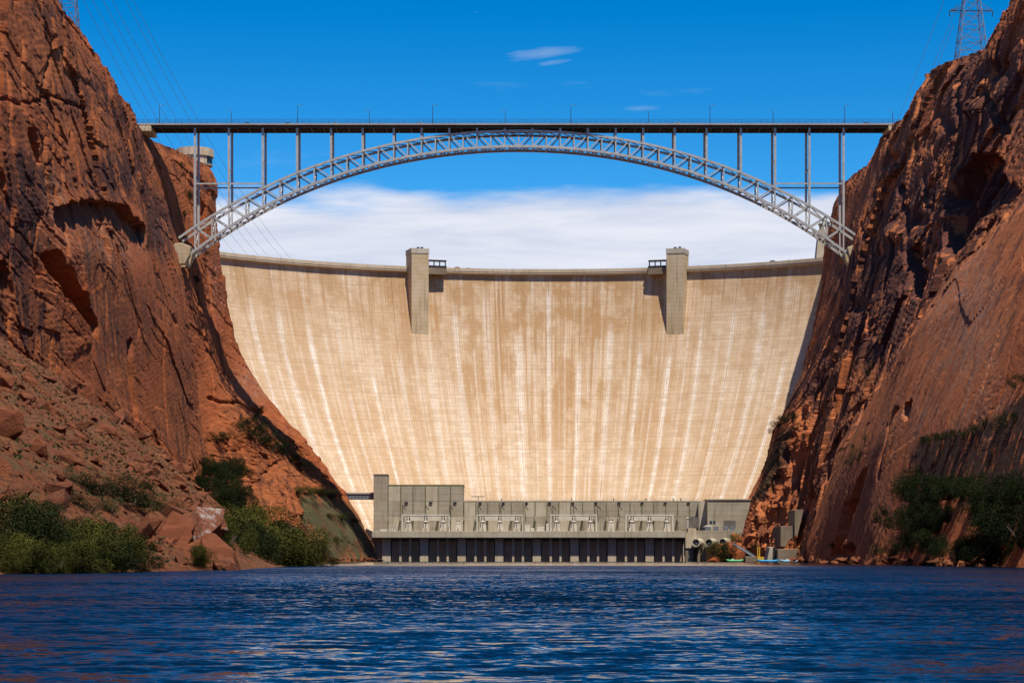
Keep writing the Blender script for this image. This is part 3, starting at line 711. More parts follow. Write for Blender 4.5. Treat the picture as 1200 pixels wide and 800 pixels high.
for px, sg in ((493, -1), (790, 1)):
    th = math.asin((X(px, 1345) - XD) / 251.0); lbl = 'left' if sg < 0 else 'right'
    tw = radial_box(MB(), th, -5.2, 5.2, 251.2, 264, 128, 180.0).build('elevator_tower', M['tower'], dam, .12)
    c = radial_box(MB(), th, -5.4, 5.4, 250.95, 264.3, 180.3, 183.2); radial_box(c, th, -5.2, 5.2, 251.2, 264, 179.95, 180.35).build('tower_cap', M['conc_light'], tw)
    v = MB(); radial_box(v, th, -1.2, .2, 253, 255, 183.2, 184.2); radial_box(v, th, 1.5, 2.6, 254, 256, 183.2, 184.5); v.build('roof_vent', M['black'], tw)
    # viewing platform with a steel canopy on the inward side
    a0, a1 = (5.5, 17.0) if sg < 0 else (-17.0, -5.5)
    radial_box(MB(), th, a0, a1, 254.2, 259, 168.9, 172.6).build('platform', M['conc_dark'], dam)
    cp = radial_box(MB(), th, a0, a1, 254.5, 258.5, 176.6, 177.3).build('canopy', M['black'], dam)
    for q in range(4):
        a = a0 + .6 + (a1 - a0 - 1.2) * q / 3
        radial_box(MB(), th, a - .3, a + .3, 255, 255.5, 172.6, 176.7).build('canopy_post', M['black'], cp)
    radial_box(MB(), th, a0, a1, 254.3, 254.5, 172.6, 173.9).build('railing', M['black'], dam)

# ------------------------------------------------------------------ the bridge
YB, YK = 1096.0, 1108.5      # front and back rib planes
def bx(px): return X(px, YB)
def top_y(px): d = px - 608.5; return 153.5 + 6.8e-4 * d * d + 6.7e-10 * d ** 4
def bot_y(px): d = px - 608.5; return 171.5 + 7.0e-4 * d * d + 1.0e-9 * d ** 4
bridge = thing('arch_bridge', (bx(608), 1102, Z(150, YB)), 'long grey steel arch road bridge spanning the canyon in front of the dam', 'bridge')
cols = [228.5, 268.3, 308, 348.2, 388, 425, 461.5, 494, 526.5, 559, 591.5, 624, 656.5, 689, 721.5, 753.7, 790.7, 828, 868.2, 908.2, 948.5, 988.5]
nodes = [209.5]
for a, b in zip(cols[:-1], cols[1:]): nodes += [a, (a + b) / 2]
nodes += [988.5, 1007.5]
ribs = []
for yy in (YB, YK):
    rib = thing('arch_rib', (bx(608), yy, Z(153, YB)), None, None); rib.parent = bridge; rib.matrix_parent_inverse = Matrix.Translation(-bridge.location)
    ribs.append(rib)
def member(name, a, b, w, h, parent, mat='steel'):
    me = MB().beam(a, b, w, h).mesh(name)
    o = bpy.data.objects.new(name, me); COL.objects.link(o); me.materials.append(M[mat]); o.parent = parent
    base = parent.location if parent is bridge else (parent.location)
    o.matrix_parent_inverse = Matrix.Translation(-Vector(base)); return o
# arch ribs are meshes themselves: the two chords of one rib; verticals and diagonals hang on them
for r in list(ribs): bpy.data.objects.remove(r)
ribs = []
def nt_(px, yy): return Vector((bx(px), yy, Z(top_y(px), YB)))
def nb_(px, yy): return Vector((bx(px), yy, Z(bot_y(px), YB)))
for yy in (YB, YK):
    m_ = MB()
    for a, b in zip(nodes[:-1], nodes[1:]): m_.beam(nt_(a, yy), nt_(b, yy), 1.0, 1.05)
    rib = m_.build('top_chord', M['steel'], bridge)
    m_ = MB(); bn = nodes[1:-1]
    bn = [221] + bn + [995]
    for a, b in zip(bn[:-1], bn[1:]): m_.beam(nb_(a, yy), nb_(b, yy), 1.05, 1.15)
    m_.build('bottom_chord', M['steel'], bridge)
    for i, p in enumerate(nodes[1:-1]):
        member('arch_post', nb_(p, yy) + Vector((0, .02, .4)), nt_(p, yy) + Vector((0, .02, -.4)), .62, .7, rib)
    for a, b in zip(nodes[1:-2], nodes[2:-1]):
        if (a + b) / 2 < 608: member('arch_diagonal', nt_(a, yy), nb_(b, yy), .5, .55, rib)
        else: member('arch_diagonal', nb_(a, yy), nt_(b, yy), .5, .55, rib)
    for i, p in enumerate(cols):
        z0 = nt_(p, yy).z + .3; zt = Z(150.2, YB)
        if zt - z0 > .5: member('spandrel_column', (bx(p), yy, z0), (bx(p), yy, zt), 1.05, 1.05, bridge)
    for a, b, py in ((228.5, 308, 215.3), (908.2, 988.5, 215.3)):
        for q in range(2):
            c = [v for v in cols if a <= v <= b]
            member('strut', (bx(c[q]) + .5, yy, Z(py, YB)), (bx(c[q + 1]) - .5, yy, Z(py, YB)), .6, .7, bridge)
for k, (p, q) in enumerate(zip(nodes[1:-2], nodes[2:-1])):
    member('cross_beam', nt_(p, YB + .5), nt_(p, YK - .5), .5, .6, bridge); member('cross_beam', nb_(p, YB + .5), nb_(p, YK - .5), .5, .6, bridge)
    member('lateral_brace', nb_(p, YB + .5), nb_(q, YK - .5), .35, .4, bridge); member('lateral_brace', nb_(p, YK - .5), nb_(q, YB + .5), .35, .4, bridge)
    member('lateral_brace', nt_(p, YB + .5), nt_(q, YK - .5), .35, .4, bridge)
    member('sway_brace', nb_(p, YB + .5), nt_(p, YK - .5), .35, .4, bridge)
for p in cols:
    if abs(p - 608) > 150: member('column_brace', (bx(p), YB + .5, Z((top_y(p) + 154) / 2, YB)), (bx(p), YK - .5, Z((top_y(p) + 154) / 2, YB)), .5, .6, bridge)
XL, XRr = bx(152), bx(1058)
ZD = Z(146.3, YB)
m_ = MB(); m_.box(XL, XRr, YB - 2.3, YK + 2.3, ZD - .4, ZD); deck = m_.build('deck', M['deck'], bridge)
for yy in (YB - 2.45, YK + 2.0):
    MB().box(XL, XRr, yy, yy + .45, ZD - .5, ZD + .2).build('kerb_beam', M['deck'], deck)
for yy in (YB, YK, YB + 6.2):
    MB().box(XL, XRr, yy - .3, yy + .3, ZD - 1.7, ZD - .42).build('girder', M['girder'], bridge)
x = XL + 3
fb = MB()
while x < XRr:
    fb.box(x - .15, x + .15, YB + .32, YK - .32, ZD - 1.6, ZD - .42); x += 6
fb.build('floor_beams', M['girder'], bridge)
post_me = MB().box(-.05, .05, -.05, .05, 0, 2.3).mesh('fence_post'); post_me.materials.append(M['fence'])
for yy in (YB - 2.1, YK + 2.1):
    f_ = MB()
    for zr, w in ((.35, .05), (1.1, .09), (2.25, .09)): f_.box(XL, XRr, yy - w / 2, yy + w / 2, ZD + zr - w / 2, ZD + zr + w / 2)
    x = XL
    while x < XRr: f_.box(x - .035, x + .035, yy - .02, yy + .02, ZD + .36, ZD + 2.2); x += .42
    fen = f_.build('fence', M['fence'], deck)
    x = XL + 1
    while x < XRr:
        o = bpy.data.objects.new('fence_post', post_me); COL.objects.link(o); o.location = (x, yy, ZD + .02); o.parent = deck; o.matrix_parent_inverse = Matrix.Identity(4)
        x += 3.05
# deck objects carry world coordinates, their parent inverse is identity against the bridge offset: restore it
for o in COL.objects:
    if o.parent is deck and o.name.startswith('fence_post'): o.matrix_parent_inverse = Matrix.Identity(4)
def skewback(px, py, sg, lab):
    x0, z0 = X(px, YB), Z(py, YB)
    for yy in (YB, YK):
        m_ = MB(); m_.prism([(x0 + sg * 1.6, z0 + 1.4), (x0 + sg * .6, z0 - 3.0), (x0 - sg * 1.5, z0 - 7), (x0 - sg * 14, z0 - 7), (x0 - sg * 14, z0 + 2), (x0 - sg * 3, z0 + 3.2)], yy - 2.4, yy + 2.4)
        m_.build('skewback', M['tower'], bridge, .25)
skewback(221, 293, 1, 'left'); skewback(996, 294, -1, 'right')
MB().box(X(164, YB), X(178, YB), YB - 2.9, YK + 2.9, ZD - 3.6, ZD - 1.02).build('abutment', M['tower'], bridge, .2)
MB().box(X(1040, YB), X(1058, YB), YB - 2.9, YK + 2.9, ZD - 3.6, ZD - 1.02).build('abutment', M['tower'], bridge, .2)

# lamp posts on the bridge
ordn = ['first', 'second', 'third', 'fourth', 'fifth', 'sixth', 'seventh', 'eighth', 'ninth', 'tenth', 'eleventh', 'twelfth', 'thirteenth', 'fourteenth', 'fifteenth', 'sixteenth', 'seventeenth', 'eighteenth', 'nineteenth', 'twentieth']
lamp = thing('street_lamp', (0, 0, 0), 'x', 'street lamp', 'lamp posts along the bridge deck')
def child(mb, name, mat, parent, **k):
    o = mb.build(name, mat, None, **k); o.parent = parent; return o
child(MB().tube([(0, 0, 0), (0, 0, 9.2)], [.22, .14], 6), 'pole', M['fence'], lamp)
child(MB().tube([(0, 0, 9.1), (.6, .5, 9.55), (1.6, 1.3, 9.6)], .07, 5), 'arm', M['pylon'], lamp)
child(MB().box(1.4, 2.2, 1.1, 1.5, 9.45, 9.65), 'lamp_head', M['pylon'], lamp)
child(MB().box(-.25, .25, -.25, .25, 0, .5), 'base', M['pylon'], lamp)
lxs = [187, 271, 349, 433, 507, 592, 669, 760, 832, 906, 990, 1046]
for i, px in enumerate(lxs):
    front = i % 2 == 0
    yy = YB - 1.2 if front else YK + 1.2
    c = copy_tree(lamp, (X(px, yy), yy, ZD), 0 if front else math.pi, 1, 'thin grey lamp post on the bridge deck, ' + ordn[i] + ' from the left')
def kill(o):
    for ch in list(o.children): kill(ch)
    bpy.data.objects.remove(o)
kill(lamp)

# ------------------------------------------------------------------ cars
def make_car(paint):
    r = thing('car', (0, 0, 0), 'x', 'car')
    b = MB(); b.prism([(-2.2, .45), (-2.25, .85), (-2.1, 1.02), (-1.1, 1.1), (1.7, 1.1), (2.2, .95), (2.25, .5), (2.0, .35), (-2.0, .35)], -.9, .9)
    child(b, 'body', paint, r, bevel=.06)
    c = MB(); c.prism([(-1.15, 1.1), (-.55, 1.58), (1.0, 1.6), (1.65, 1.1)], -.78, .78); cb = child(c, 'cabin', paint, r, bevel=.05)
    for yy in (-.80, .80):
        w = MB(); w.prism([(-.95, 1.14), (-.5, 1.5), (.92, 1.5), (1.4, 1.14)], yy - .02, yy + .02); child(w, 'window', M['dark_glass'], cb)
    for sx in (-1.35, 1.4):
        for sy in (-.82, .82):
            w = MB(); w.tube([(sx, sy - .1, .34), (sx, sy + .1, .34)], .34, 10); child(w, 'wheel', M['tyre'], r)
    for sy in (-.6, .6): child(MB().box(-2.28, -2.2, sy - .18, sy + .18, .7, .85), 'headlight', M['white'], r)
    return r
car_w, car_d, car_r = make_car(M['white']), make_car(M['black']), make_car(M['red'])
for proto, px, yy, lab in ((car_d, 289, YB + 3, 'dark car on the bridge deck between the second and third lamp posts, left one'), (car_d, 337, YB + 3, 'dark car on the bridge deck just left of the third lamp post'),
                           (car_w, 392, YB + 3, 'white car on the bridge deck between the third and fourth lamp posts'), (car_w, 492, YB + 3, 'white car on the bridge deck just left of the fifth lamp post'),
                           (car_w, 793, YB + 3, 'white car on the bridge deck between the eighth and ninth lamp posts'), (car_d, 1014, YB + 3, 'dark car near the right end of the bridge deck')):
    copy_tree(proto, (X(px, yy), yy, ZD), 0, 1, lab, 'cars on the bridge')
def crest(th, r=R0 - 1.2): return (XD + r * math.sin(th), YC + r * math.cos(th), 172.2)
for proto, px, lab in ((car_r, 534, 'red vehicle parked on the dam crest beside the left canopy'), (car_d, 547, 'dark car on the dam crest to the right of the red vehicle'), (car_d, 903, 'larger dark vehicle on the dam crest right of the right tower'), (car_w, 921, 'pale car on the dam crest near its right end'), (car_w, 820, 'pale car on the dam crest just right of the right tower')):
    th = math.asin((X(px, 1330) - XD) / 260); copy_tree(proto, crest(th), -th, 1.25 if proto is car_r or px == 903 else 1, lab, 'vehicles on the dam crest')
for c in (car_w, car_d, car_r): kill(c)

# ------------------------------------------------------------------ powerhouse
YF, YW = 1194.0, 1226.0
ph = thing('powerhouse', (X(620, YF), YF, 0), 'long low concrete powerhouse with dark bays at the foot of the dam', 'powerhouse')
def pb(name, x0, x1, yt, ybm, Y0, Y1, mat, parent=None, bevel=.0, Yr=None):
    Yr = Yr or Y0
    return MB().box(X(x0, Yr), X(x1, Yr), Y0, Y1, Z(ybm, Yr), Z(yt, Yr)).build(name, M[mat], parent or ph, bevel)
ZDK = Z(623, YF)
MB().box(X(436, YF), X(803, YF), YF, YW + 4, Z(630.5, YF), ZDK).build('transformer_deck', M['conc'], ph, .1)
MB().box(X(436, YF), X(803, YF), YF - .35, YF + .35, Z(629.5, YF), Z(622, YF)).build('parapet', M['conc_light'], ph, .08)
YP = 1197.6
back = MB().box(X(436, YP), X(803, YP), YP + 3.2, YP + 22, -4, Z(630.6, YF)).build('substructure', M['conc_dark'], ph)
for k in range(9):
    x0 = 448 + 44.05 * k
    MB().box(X(x0, YP), X(x0 + 9.8, YP), YP, YP + 3.3, -4, Z(630.6, YF)).build('wide_pier', M['conc_warm'], ph)
    MB().box(X(x0, YP), X(x0 + 9.8, YP), YP - .3, YP + .02, .0, 2.6).build('pier_base', M['conc_warm'], ph)
    if k < 8:
        e0, e1 = x0 + 9.8, x0 + 44.05
        for q in range(3):
            c0 = e0 + (e1 - e0) * q / 3; c1 = e0 + (e1 - e0) * (q + 1) / 3
            if q < 2:
                MB().box(X(c1 - 1.3, YP), X(c1 + 1.3, YP), YP + .2, YP + 3.3, -4, Z(630.6, YF)).build('thin_pier', M['conc_warm'], ph)
                MB().box(X(c1 - 1.3, YP), X(c1 + 1.3, YP), YP - .1, YP + .18, 0, 2.6).build('pier_base', M['conc_warm'], ph)
            g_ = MB().box(X(c0 + 1.2, YP), X(c1 - 1.2, YP), YP + 1.1 + .3 * (q == 2), YP + 3.1, -4, 10.6).build('bay_panel', M['gate'], ph)
            MB().box(X(c0 + 1.2, YP), X(c1 - 1.2, YP), YP + .95, YP + 1.08, 8.2, 8.5).build('bay_rail', M['conc_dark'], g_)
MB().box(X(430, YP), X(448, YP), YP + .5, YP + 6, -4, Z(630.6, YF)).build('end_wall', M['conc_dark'], ph)
# generator hall wall: individual cast panels between pilasters
MB().box(X(544, YW), X(822, YW), YW + .6, YW + 26, ZDK - .5, Z(587.6, YW)).build('generator_hall', M['conc_dark'], ph)
MB().box(X(543, YW), X(823, YW), YW + .1, YW + 26.3, Z(587.5, YW), Z(586, YW)).build('roof_slab', M['conc_light'], ph)
def panels(x0, x1, n, yt, yb, rows, Y0):
    for i in range(n):
        a, b = x0 + (x1 - x0) * i / n, x0 + (x1 - x0) * (i + 1) / n
        for r in range(rows):
            c, d = yt + (yb - yt) * r / rows, yt + (yb - yt) * (r + 1) / rows
            MB().box(X(a + .12, Y0), X(b - .12, Y0), Y0 - .12 * random.random(), Y0 + .58, Z(d - .12, Y0), Z(c + .12, Y0)).build('wall_panel', M['conc_light' if random.random() < .25 else 'conc'], ph, .05)
        p_ = MB().box(X(a - .35, Y0), X(a + .35, Y0), Y0 - .5, Y0 - .14, ZDK + .02, Z(yt, Y0)).build('drain_pipe', M['pipe'], ph)
        z1 = Z(605, Y0)
        MB().prism([(X(a - .8, Y0), z1), (X(a + .8, Y0), z1), (X(a + .8, Y0), z1 - 2.0), (X(a - .8, Y0), z1 - 2.6)], Y0 - 2.6, Y0 - .52).build('bracket', M['conc'], p_)
panels(544, 822, 20, 588, 622.6, 2, YW)
for i in range(11):
    x0 = 561 + 27.1 * i
    if x0 < 815: MB().box(X(x0, YW), X(x0 + 3.4, YW), YW - .5, YW - .14, Z(590.6, YW), Z(588.4, YW)).build('vent', M['black'], ph)
# rail and mast on the roof
rl = MB()
for i in range(60): xx = X(546 + 4.6 * i, YW); rl.box(xx - .04, xx + .04, YW + .4, YW + .48, Z(586, YW), Z(586, YW) + 1.1)
rl.box(X(545, YW), X(821, YW), YW + .4, YW + .48, Z(586, YW) + 1.0, Z(586, YW) + 1.1); rl.build('roof_railing', M['pipe'], ph)
for px in (588, 670, 719, 757, 789, 798): MB().box(X(px - .5, YW), X(px + .5, YW), YW + 1, YW + 1.6, Z(586, YW), Z(583.4, YW)).build('roof_light', M['black'], ph)
MB().beam((X(552, YW), YW + 6, Z(581.2, YW)), (X(568, YW), YW + 6, Z(581.2, YW)), .35, .35).beam((X(560.5, YW), YW + 6, Z(581.2, YW)), (X(560.5, YW), YW + 6, Z(586, YW)), .25, .25).build('roof_gantry', M['black'], ph)
# taller service block and lift tower at the left end
MB().box(X(454.8, YW), X(543, YW), YW - 1.4, YW + 24, ZDK - .5, Z(569, YW)).build('service_block', M['conc_dark'], ph)
MB().box(X(454.6, YW), X(543.6, YW), YW - 2.1, YW + 24.4, Z(569, YW), Z(567.6, YW)).build('roof_slab', M['pipe'], ph)
panels(455, 543, 6, 569.4, 622.6, 3, YW - 2)
for i in range(3): MB().box(X(474.5 + 28.5 * i, YW), X(478.2 + 28.5 * i, YW), YW - 2.6, YW - 2.14, Z(590, YW), Z(588, YW)).build('vent', M['black'], ph)
lt = pb('lift_tower', 438.6, 454.6, 556, 623, YW - 6, YW + 12, 'conc', bevel=.15, Yr=YW)
MB().box(X(438.2, YW), X(455, YW), YW - 6.3, YW + 12.3, Z(556.4, YW), Z(555.4, YW)).build('coping', M['conc_light'], lt)
fbr = thing('footbridge', (X(422, YW), YW, Z(585, YW)), 'dark enclosed footbridge from the left rock spur to the lift tower', 'footbridge')
MB().box(X(402, YW), X(438.4, YW), YW + 1, YW + 4, Z(585, YW), Z(578.6, YW)).build('enclosure', M['blue_steel'], fbr, .1)
MB().box(X(402, YW), X(438.4, YW), YW + .6, YW + 4.4, Z(578.5, YW), Z(576.6, YW)).build('roof', M['conc_light'], fbr, .05)
for i in range(9): MB().box(X(404 + 4 * i, YW), X(404.4 + 4 * i, YW), YW + .8, YW + .98, Z(585, YW), Z(578.6, YW)).build('mullion', M['black'], fbr)
# slanting floodlight arms on the wall
for i, px in enumerate((472, 499, 527, 560, 587, 615, 647, 672, 700, 725)):
    y0_ = YW - (2 if px < 543 else 0)
    MB().beam((X(px, YW), y0_ - .3, Z(592.5, YW)), (X(px + 4, YW), y0_ - 2.6, Z(597, YW)), .32, .32).build('light_arm', M['black'], ph)
# gantries and transformers
gr = 'steel gantries on the powerhouse deck'; wh = ['leftmost', 'second from left', 'third from left', 'rightmost']
tproto = thing('transformer', (0, 0, 0), 'x', 'transformer', 'transformers on the powerhouse deck')
child(MB().box(-1.5, 1.5, -1.3, 1.3, .4, 4.6), 'tank', M['cream'], tproto, bevel=.15)
child(MB().box(-1.7, 1.7, -1.5, 1.5, 0, .42), 'plinth', M['conc_light'], tproto)
child(MB().tube([(-1.0, 0, 5.5), (1.0, 0, 5.5)], .6, 10), 'conservator', M['white'], tproto)
for sx in (-1, 1):
    rd = MB()
    for q in range(5): rd.box(sx * 1.65 - .12, sx * 1.65 + .12, -1.1 + q * .5, -.85 + q * .5, .9, 3.9)
    child(rd, 'radiator', M['white'], tproto)
for sx in (-.7, .7): child(MB().tube([(sx, .2, 4.5), (sx, .2, 5.2), (sx, .2, 6.0), (sx, .2, 7.4)], [.3, .22, .34, .12], 8), 'bushing', M['black'], tproto)
child(MB().box(-.5, .5, -1.62, -1.3, 1.0, 2.4), 'control_box', M['conc_light'], tproto)
YT = YF + 8
for gi, (g0, g1) in enumerate(((471, 527), (558.5, 613), (645, 699.5), (733, 789))):
    gan = thing('gantry', (X((g0 + g1) / 2, YT), YT, ZDK), 'pale steel bus gantry over three transformers, ' + wh[gi] + ' on the powerhouse deck', 'gantry', gr)
    zt, zb = Z(603.2, YT), ZDK
    for px in (g0 + .6, g1 - .6):
        for dy in (-2.6, 2.6): MB().beam((X(px, YT), YT + dy, zb), (X(px, YT), YT + dy, zt), .55, .55).build('post', M['white'], gan)
    for dy in (-2.6, 2.6): MB().beam((X(g0, YT), YT + dy, zt), (X(g1, YT), YT + dy, zt), .6, .7).build('top_beam', M['white'], gan)
    MB().box(X(g0 + 4, YT), X(g1 - 4, YT), YT + 2.3, YT + 2.9, Z(609.5, YT), Z(605, YT)).build('bus_duct', M['cream'], gan)
    for q in range(3):
        px = g0 + (g1 - g0) * (.135 + .365 * q)
        for dx in (-1.3, 1.3): MB().beam((X(px + dx, YT), YT - 2.6, zt), (X(px + dx, YT), YT - 2.6, Z(610, YT)), .3, .3).build('hanger', M['black'], gan)
        copy_tree(tproto, (X(px, YT), YT, ZDK), 0, 1, ('left', 'middle', 'right')[q] + ' pale power transformer under the ' + wh[gi] + ' deck gantry')
copy_tree(tproto, (X(537, YT), YT, ZDK), 0, .85, 'spare pale transformer standing between the two left deck gantries')
copy_tree(tproto, (X(716, YT), YT, ZDK), 0, .95, 'spare pale transformer standing between the two right deck gantries')
kill(tproto)
def eq(px0, px1, h, lab, name='equipment_cabinet', mat='white'):
    t = thing(name, (X((px0 + px1) / 2, YT), YT, ZDK), lab, 'cabinet')
    MB().box(X(px0, YT), X(px1, YT), YT - 1, YT + 1.5, ZDK, ZDK + h).build('housing', M[mat], t, .1)
    n = max(2, int((px1 - px0) / 2))
    for i in range(n):
        a = px0 + (px1 - px0) * (i + .2) / n; b = px0 + (px1 - px0) * (i + .8) / n
        MB().box(X(a, YT), X(b, YT), YT - 1.06, YT - 1.0, ZDK + .4, ZDK + h - .4).build('door', M['cream'], t)
eq(615, 621, 3.6, 'tall white cabinet right of the second deck gantry'); eq(622, 626, 2.2, 'small white cabinet between the two middle gantries')
eq(629, 638, 2.8, 'wide white cabinet left of the third deck gantry'); eq(640, 643, 4.4, 'narrow tall cabinet against the third deck gantry'); eq(457, 464, 2.6, 'blue grey cabinet at the left end of the deck', mat='blue_steel')
eq(446, 454, 1.4, 'low white cabinet in front of the lift tower')

# right annex and outlet tubes
YA = 1214.0
an = thing('outlet_works_building', (X(850, YA), YA, 0), 'plain grey concrete block right of the powerhouse against the rock', 'building')
MB().box(X(829, YA), X(890, YA), YA, YA + 24, Z(640, YA), Z(585.6, YA)).build('wall', M['conc'], an, .1)
MB().prism([(X(820, YA), Z(640, YA)), (X(828.8, YA), Z(640, YA)), (X(828.8, YA), Z(586, YA)), (X(820, YA), Z(588, YA))], YA + 7, YA + 22).build('wing_wall', M['conc_light'], an)
MB().box(X(828, YA), X(890.6, YA), YA - .5, YA + 24.4, Z(585.5, YA), Z(584.4, YA)).build('coping', M['conc_light'], an)
d_ = MB().box(X(848, YA), X(862, YA), YA - .1, YA + .3, Z(618.5, YA), Z(609.5, YA)).build('roller_door', M['door'], an)
MB().box(X(807.5, YA), X(820, YA), YA + 3, YA + 3.6, Z(618, YA), Z(605.5, YA)).build('roller_door', M['door'], an)
for px in (833, 837): MB().box(X(px - 1.4, YA), X(px + 1.4, YA), YA - .12, YA + .2, Z(613.5, YA), Z(610, YA)).build('window', M['dark_glass'], an)
YO = 1196.0
MB().box(X(803.3, YO), X(816, YO), YO, YO + 24, Z(642, YO), Z(618.8, YO)).build('pylon_block', M['conc_warm'], an, .1)
MB().box(X(816.2, YO), X(862, YO), YO + 5, YO + 18, Z(641, YO), Z(621, YO)).build('valve_house', M['conc'], an)
for px in (805, 811, 819, 825): MB().box(X(px - 1.6, YO), X(px + 1.6, YO), YO + .5, YO + 4.5, -3, Z(641, YO)).build('support_column', M['conc_dark'], an)
MB().box(X(803.5, YO), X(828, YO), YO + 6, YO + 9, -3, Z(641.2, YO)).build('under_wall', M['conc_dark'], an)
for px, py in ((815, 635.5), (830, 635.5), (846, 635), (860, 633)):
    b = MB(); x0, z0 = X(px, YO), Z(py, YO); n = 20; vs = []; fs = []
    for (yy, rr, dx) in ((YO + 6, 2.25, 3.2), (YO - 2.6, 2.25, 0), (YO - 2.6, 1.72, 0), (YO + 2.6, 1.72, 1.9)):
        for k in range(n): a = 2 * math.pi * k / n; vs.append((x0 + dx + rr * math.cos(a), yy, z0 + rr * math.sin(a)))
    for r in range(3): fs += [(r * n + k, r * n + (k + 1) % n, (r + 1) * n + (k + 1) % n, (r + 1) * n + k) for k in range(n)]
    b.add(vs, fs); tb = b.build('outlet_tube', M['conc_light'], an)
    MB().tube([(x0 + 1.8, YO + 2.4, z0), (x0 + 1.85, YO + 2.7, z0)], 1.74, 20).build('tube_plug', M['black'], tb)
    MB().tube([(x0 + .2, YO - 1.8, z0 - .2), (x0 + 1.7, YO + 2.3, z0 - .1)], [.95, .7], 12).build('valve_cone', M['blue_steel'], tb)
for px in (831, 841, 852, 860): MB().box(X(px - 3, YO), X(px + 3, YO), YO + 8, YO + 10, Z(621, YO), Z(616.2, YO)).build('fence_panel', M['blue_steel'], an, .05)
hut = thing('canopy_hut', (X(832, YO), YO + 12, Z(621, YO)), 'small hut with cream umbrella roof above the outlet tubes', 'hut')
MB().box(X(829, YO), X(835, YO), YO + 11, YO + 13, Z(621, YO), Z(617, YO)).build('body', M['blue_steel'], hut)
MB().prism([(X(826.5, YO), Z(616.8, YO)), (X(837.5, YO), Z(616.8, YO)), (X(834, YO), Z(614.6, YO)), (X(830, YO), Z(614.6, YO))], YO + 10, YO + 14).build('roof', M['cream'], hut)
pst = thing('warning_light_post', (X(805.8, YO), YO - .5, ZDK), 'white post with round top at the right end of the powerhouse deck', 'post')
MB().tube([(X(805.8, YO), YO - .5, Z(619, YO)), (X(805.8, YO), YO - .5, Z(608, YO))], .4, 8).build('pole', M['white'], pst)
MB().tube([(X(805.8, YO), YO - .5, Z(608, YO)), (X(805.8, YO), YO - .5, Z(607, YO)), (X(805.8, YO), YO - .5, Z(605.8, YO))], [.45, .75, .2], 8).build('lamp', M['cream'], pst)
# gangway, portal and boats on the right shore
YG = 1120.0
gw = thing('gangway', (X(875, YG), YG, 0), 'grey ramp sloping down to a landing on the right shore', 'gangway')
a_, b_ = Vector((X(860.5, YG), YG + 6, Z(637, YG))), Vector((X(883, YG), YG - 2, Z(652, YG)))
MB().beam(a_, b_, 2.2, .5).build('ramp', M['blue_steel'], gw)
for s_ in (-1, 1):
    hr = MB()
    hr.beam(a_ + Vector((0, s_ * 1.0, 1.1)), b_ + Vector((0, s_ * 1.0, 1.1)), .12, .12)
    for q in range(8): p = a_.lerp(b_, q / 7) + Vector((0, s_ * 1.0, 0)); hr.beam(p, p + Vector((0, 0, 1.1)), .1, .1)
    hr.build('handrail', M['blue_steel'], gw)
MB().box(X(872, YG), X(885, YG), YG - 6, YG + 4, -2, 2.6).build('landing', M['conc_dark'], gw, .2)
YQ = 1002.0
pt = thing('tunnel_portal', (X(925, YQ), YQ, 0), 'grey concrete adit portal and retaining wall set into the right cliff foot', 'portal')
MB().prism([(X(915, YQ), Z(640, YQ)), (X(915, YQ), Z(616, YQ)), (X(934, YQ), Z(616, YQ)), (X(934, YQ), Z(627, YQ)), (X(926, YQ), Z(632, YQ)), (X(921, YQ), Z(640, YQ))], YQ + 1, YQ + 26).build('portal_wall', M['conc_dark'], pt, .1)
MB().prism([(X(931, YQ), Z(627.5, YQ)), (X(931, YQ), Z(597, YQ)), (X(941.5, YQ), Z(597, YQ)), (X(934.5, YQ), Z(627.5, YQ))], YQ - .5, YQ + 24).build('wing_wall', M['conc_dark'], pt, .1)
MB().box(X(910, YQ), X(940, YQ), YQ - 4, YQ + 8, -2, Z(643, YQ)).build('retaining_wall', M['conc_dark'], pt, .15)
MB().prism([(X(896, YQ), -2), (X(900.5, YQ), Z(641, YQ)), (X(904.5, YQ), Z(640.5, YQ)), (X(903, YQ), -2)], YQ - 5, YQ + 8).build('buttress', M['conc_light'], pt, .1)
MB().box(X(903.2, YQ), X(909.8, YQ), YQ + 2, YQ + 8, -2, Z(641, YQ)).build('dark_gate', M['black'], pt)
pc = thing('dam_side_tower', (X(963, 1330), 1330, 170), 'pale tapering concrete tower at the right end of the dam crest', 'tower')
y_ = 1325
MB().add([(X(955, y_), y_, 168), (X(975, y_), y_, 168), (X(975, y_), y_ + 9, 168), (X(955, y_), y_ + 9, 168), (X(960, y_), y_ + 1, Z(269, y_)), (X(973, y_), y_ + 1, Z(269, y_)), (X(973, y_), y_ + 8, Z(269, y_)), (X(960, y_), y_ + 8, Z(269, y_))],
         [(0, 3, 2, 1), (4, 5, 6, 7), (0, 1, 5, 4), (1, 2, 6, 5), (2, 3, 7, 6), (3, 0, 4, 7)]).build('shaft', M['conc_light'], pc)
MB().box(X(962, y_), X(971.5, y_), y_ + 1.5, y_ + 7.5, Z(269, y_) - .01, Z(262, y_)).build('head', M['conc'], pc)
MB().box(X(960.8, y_), X(972.5, y_), y_ + .8, y_ + 8.2, Z(262, y_), Z(260.8, y_)).build('cap', M['conc_light'], pc)

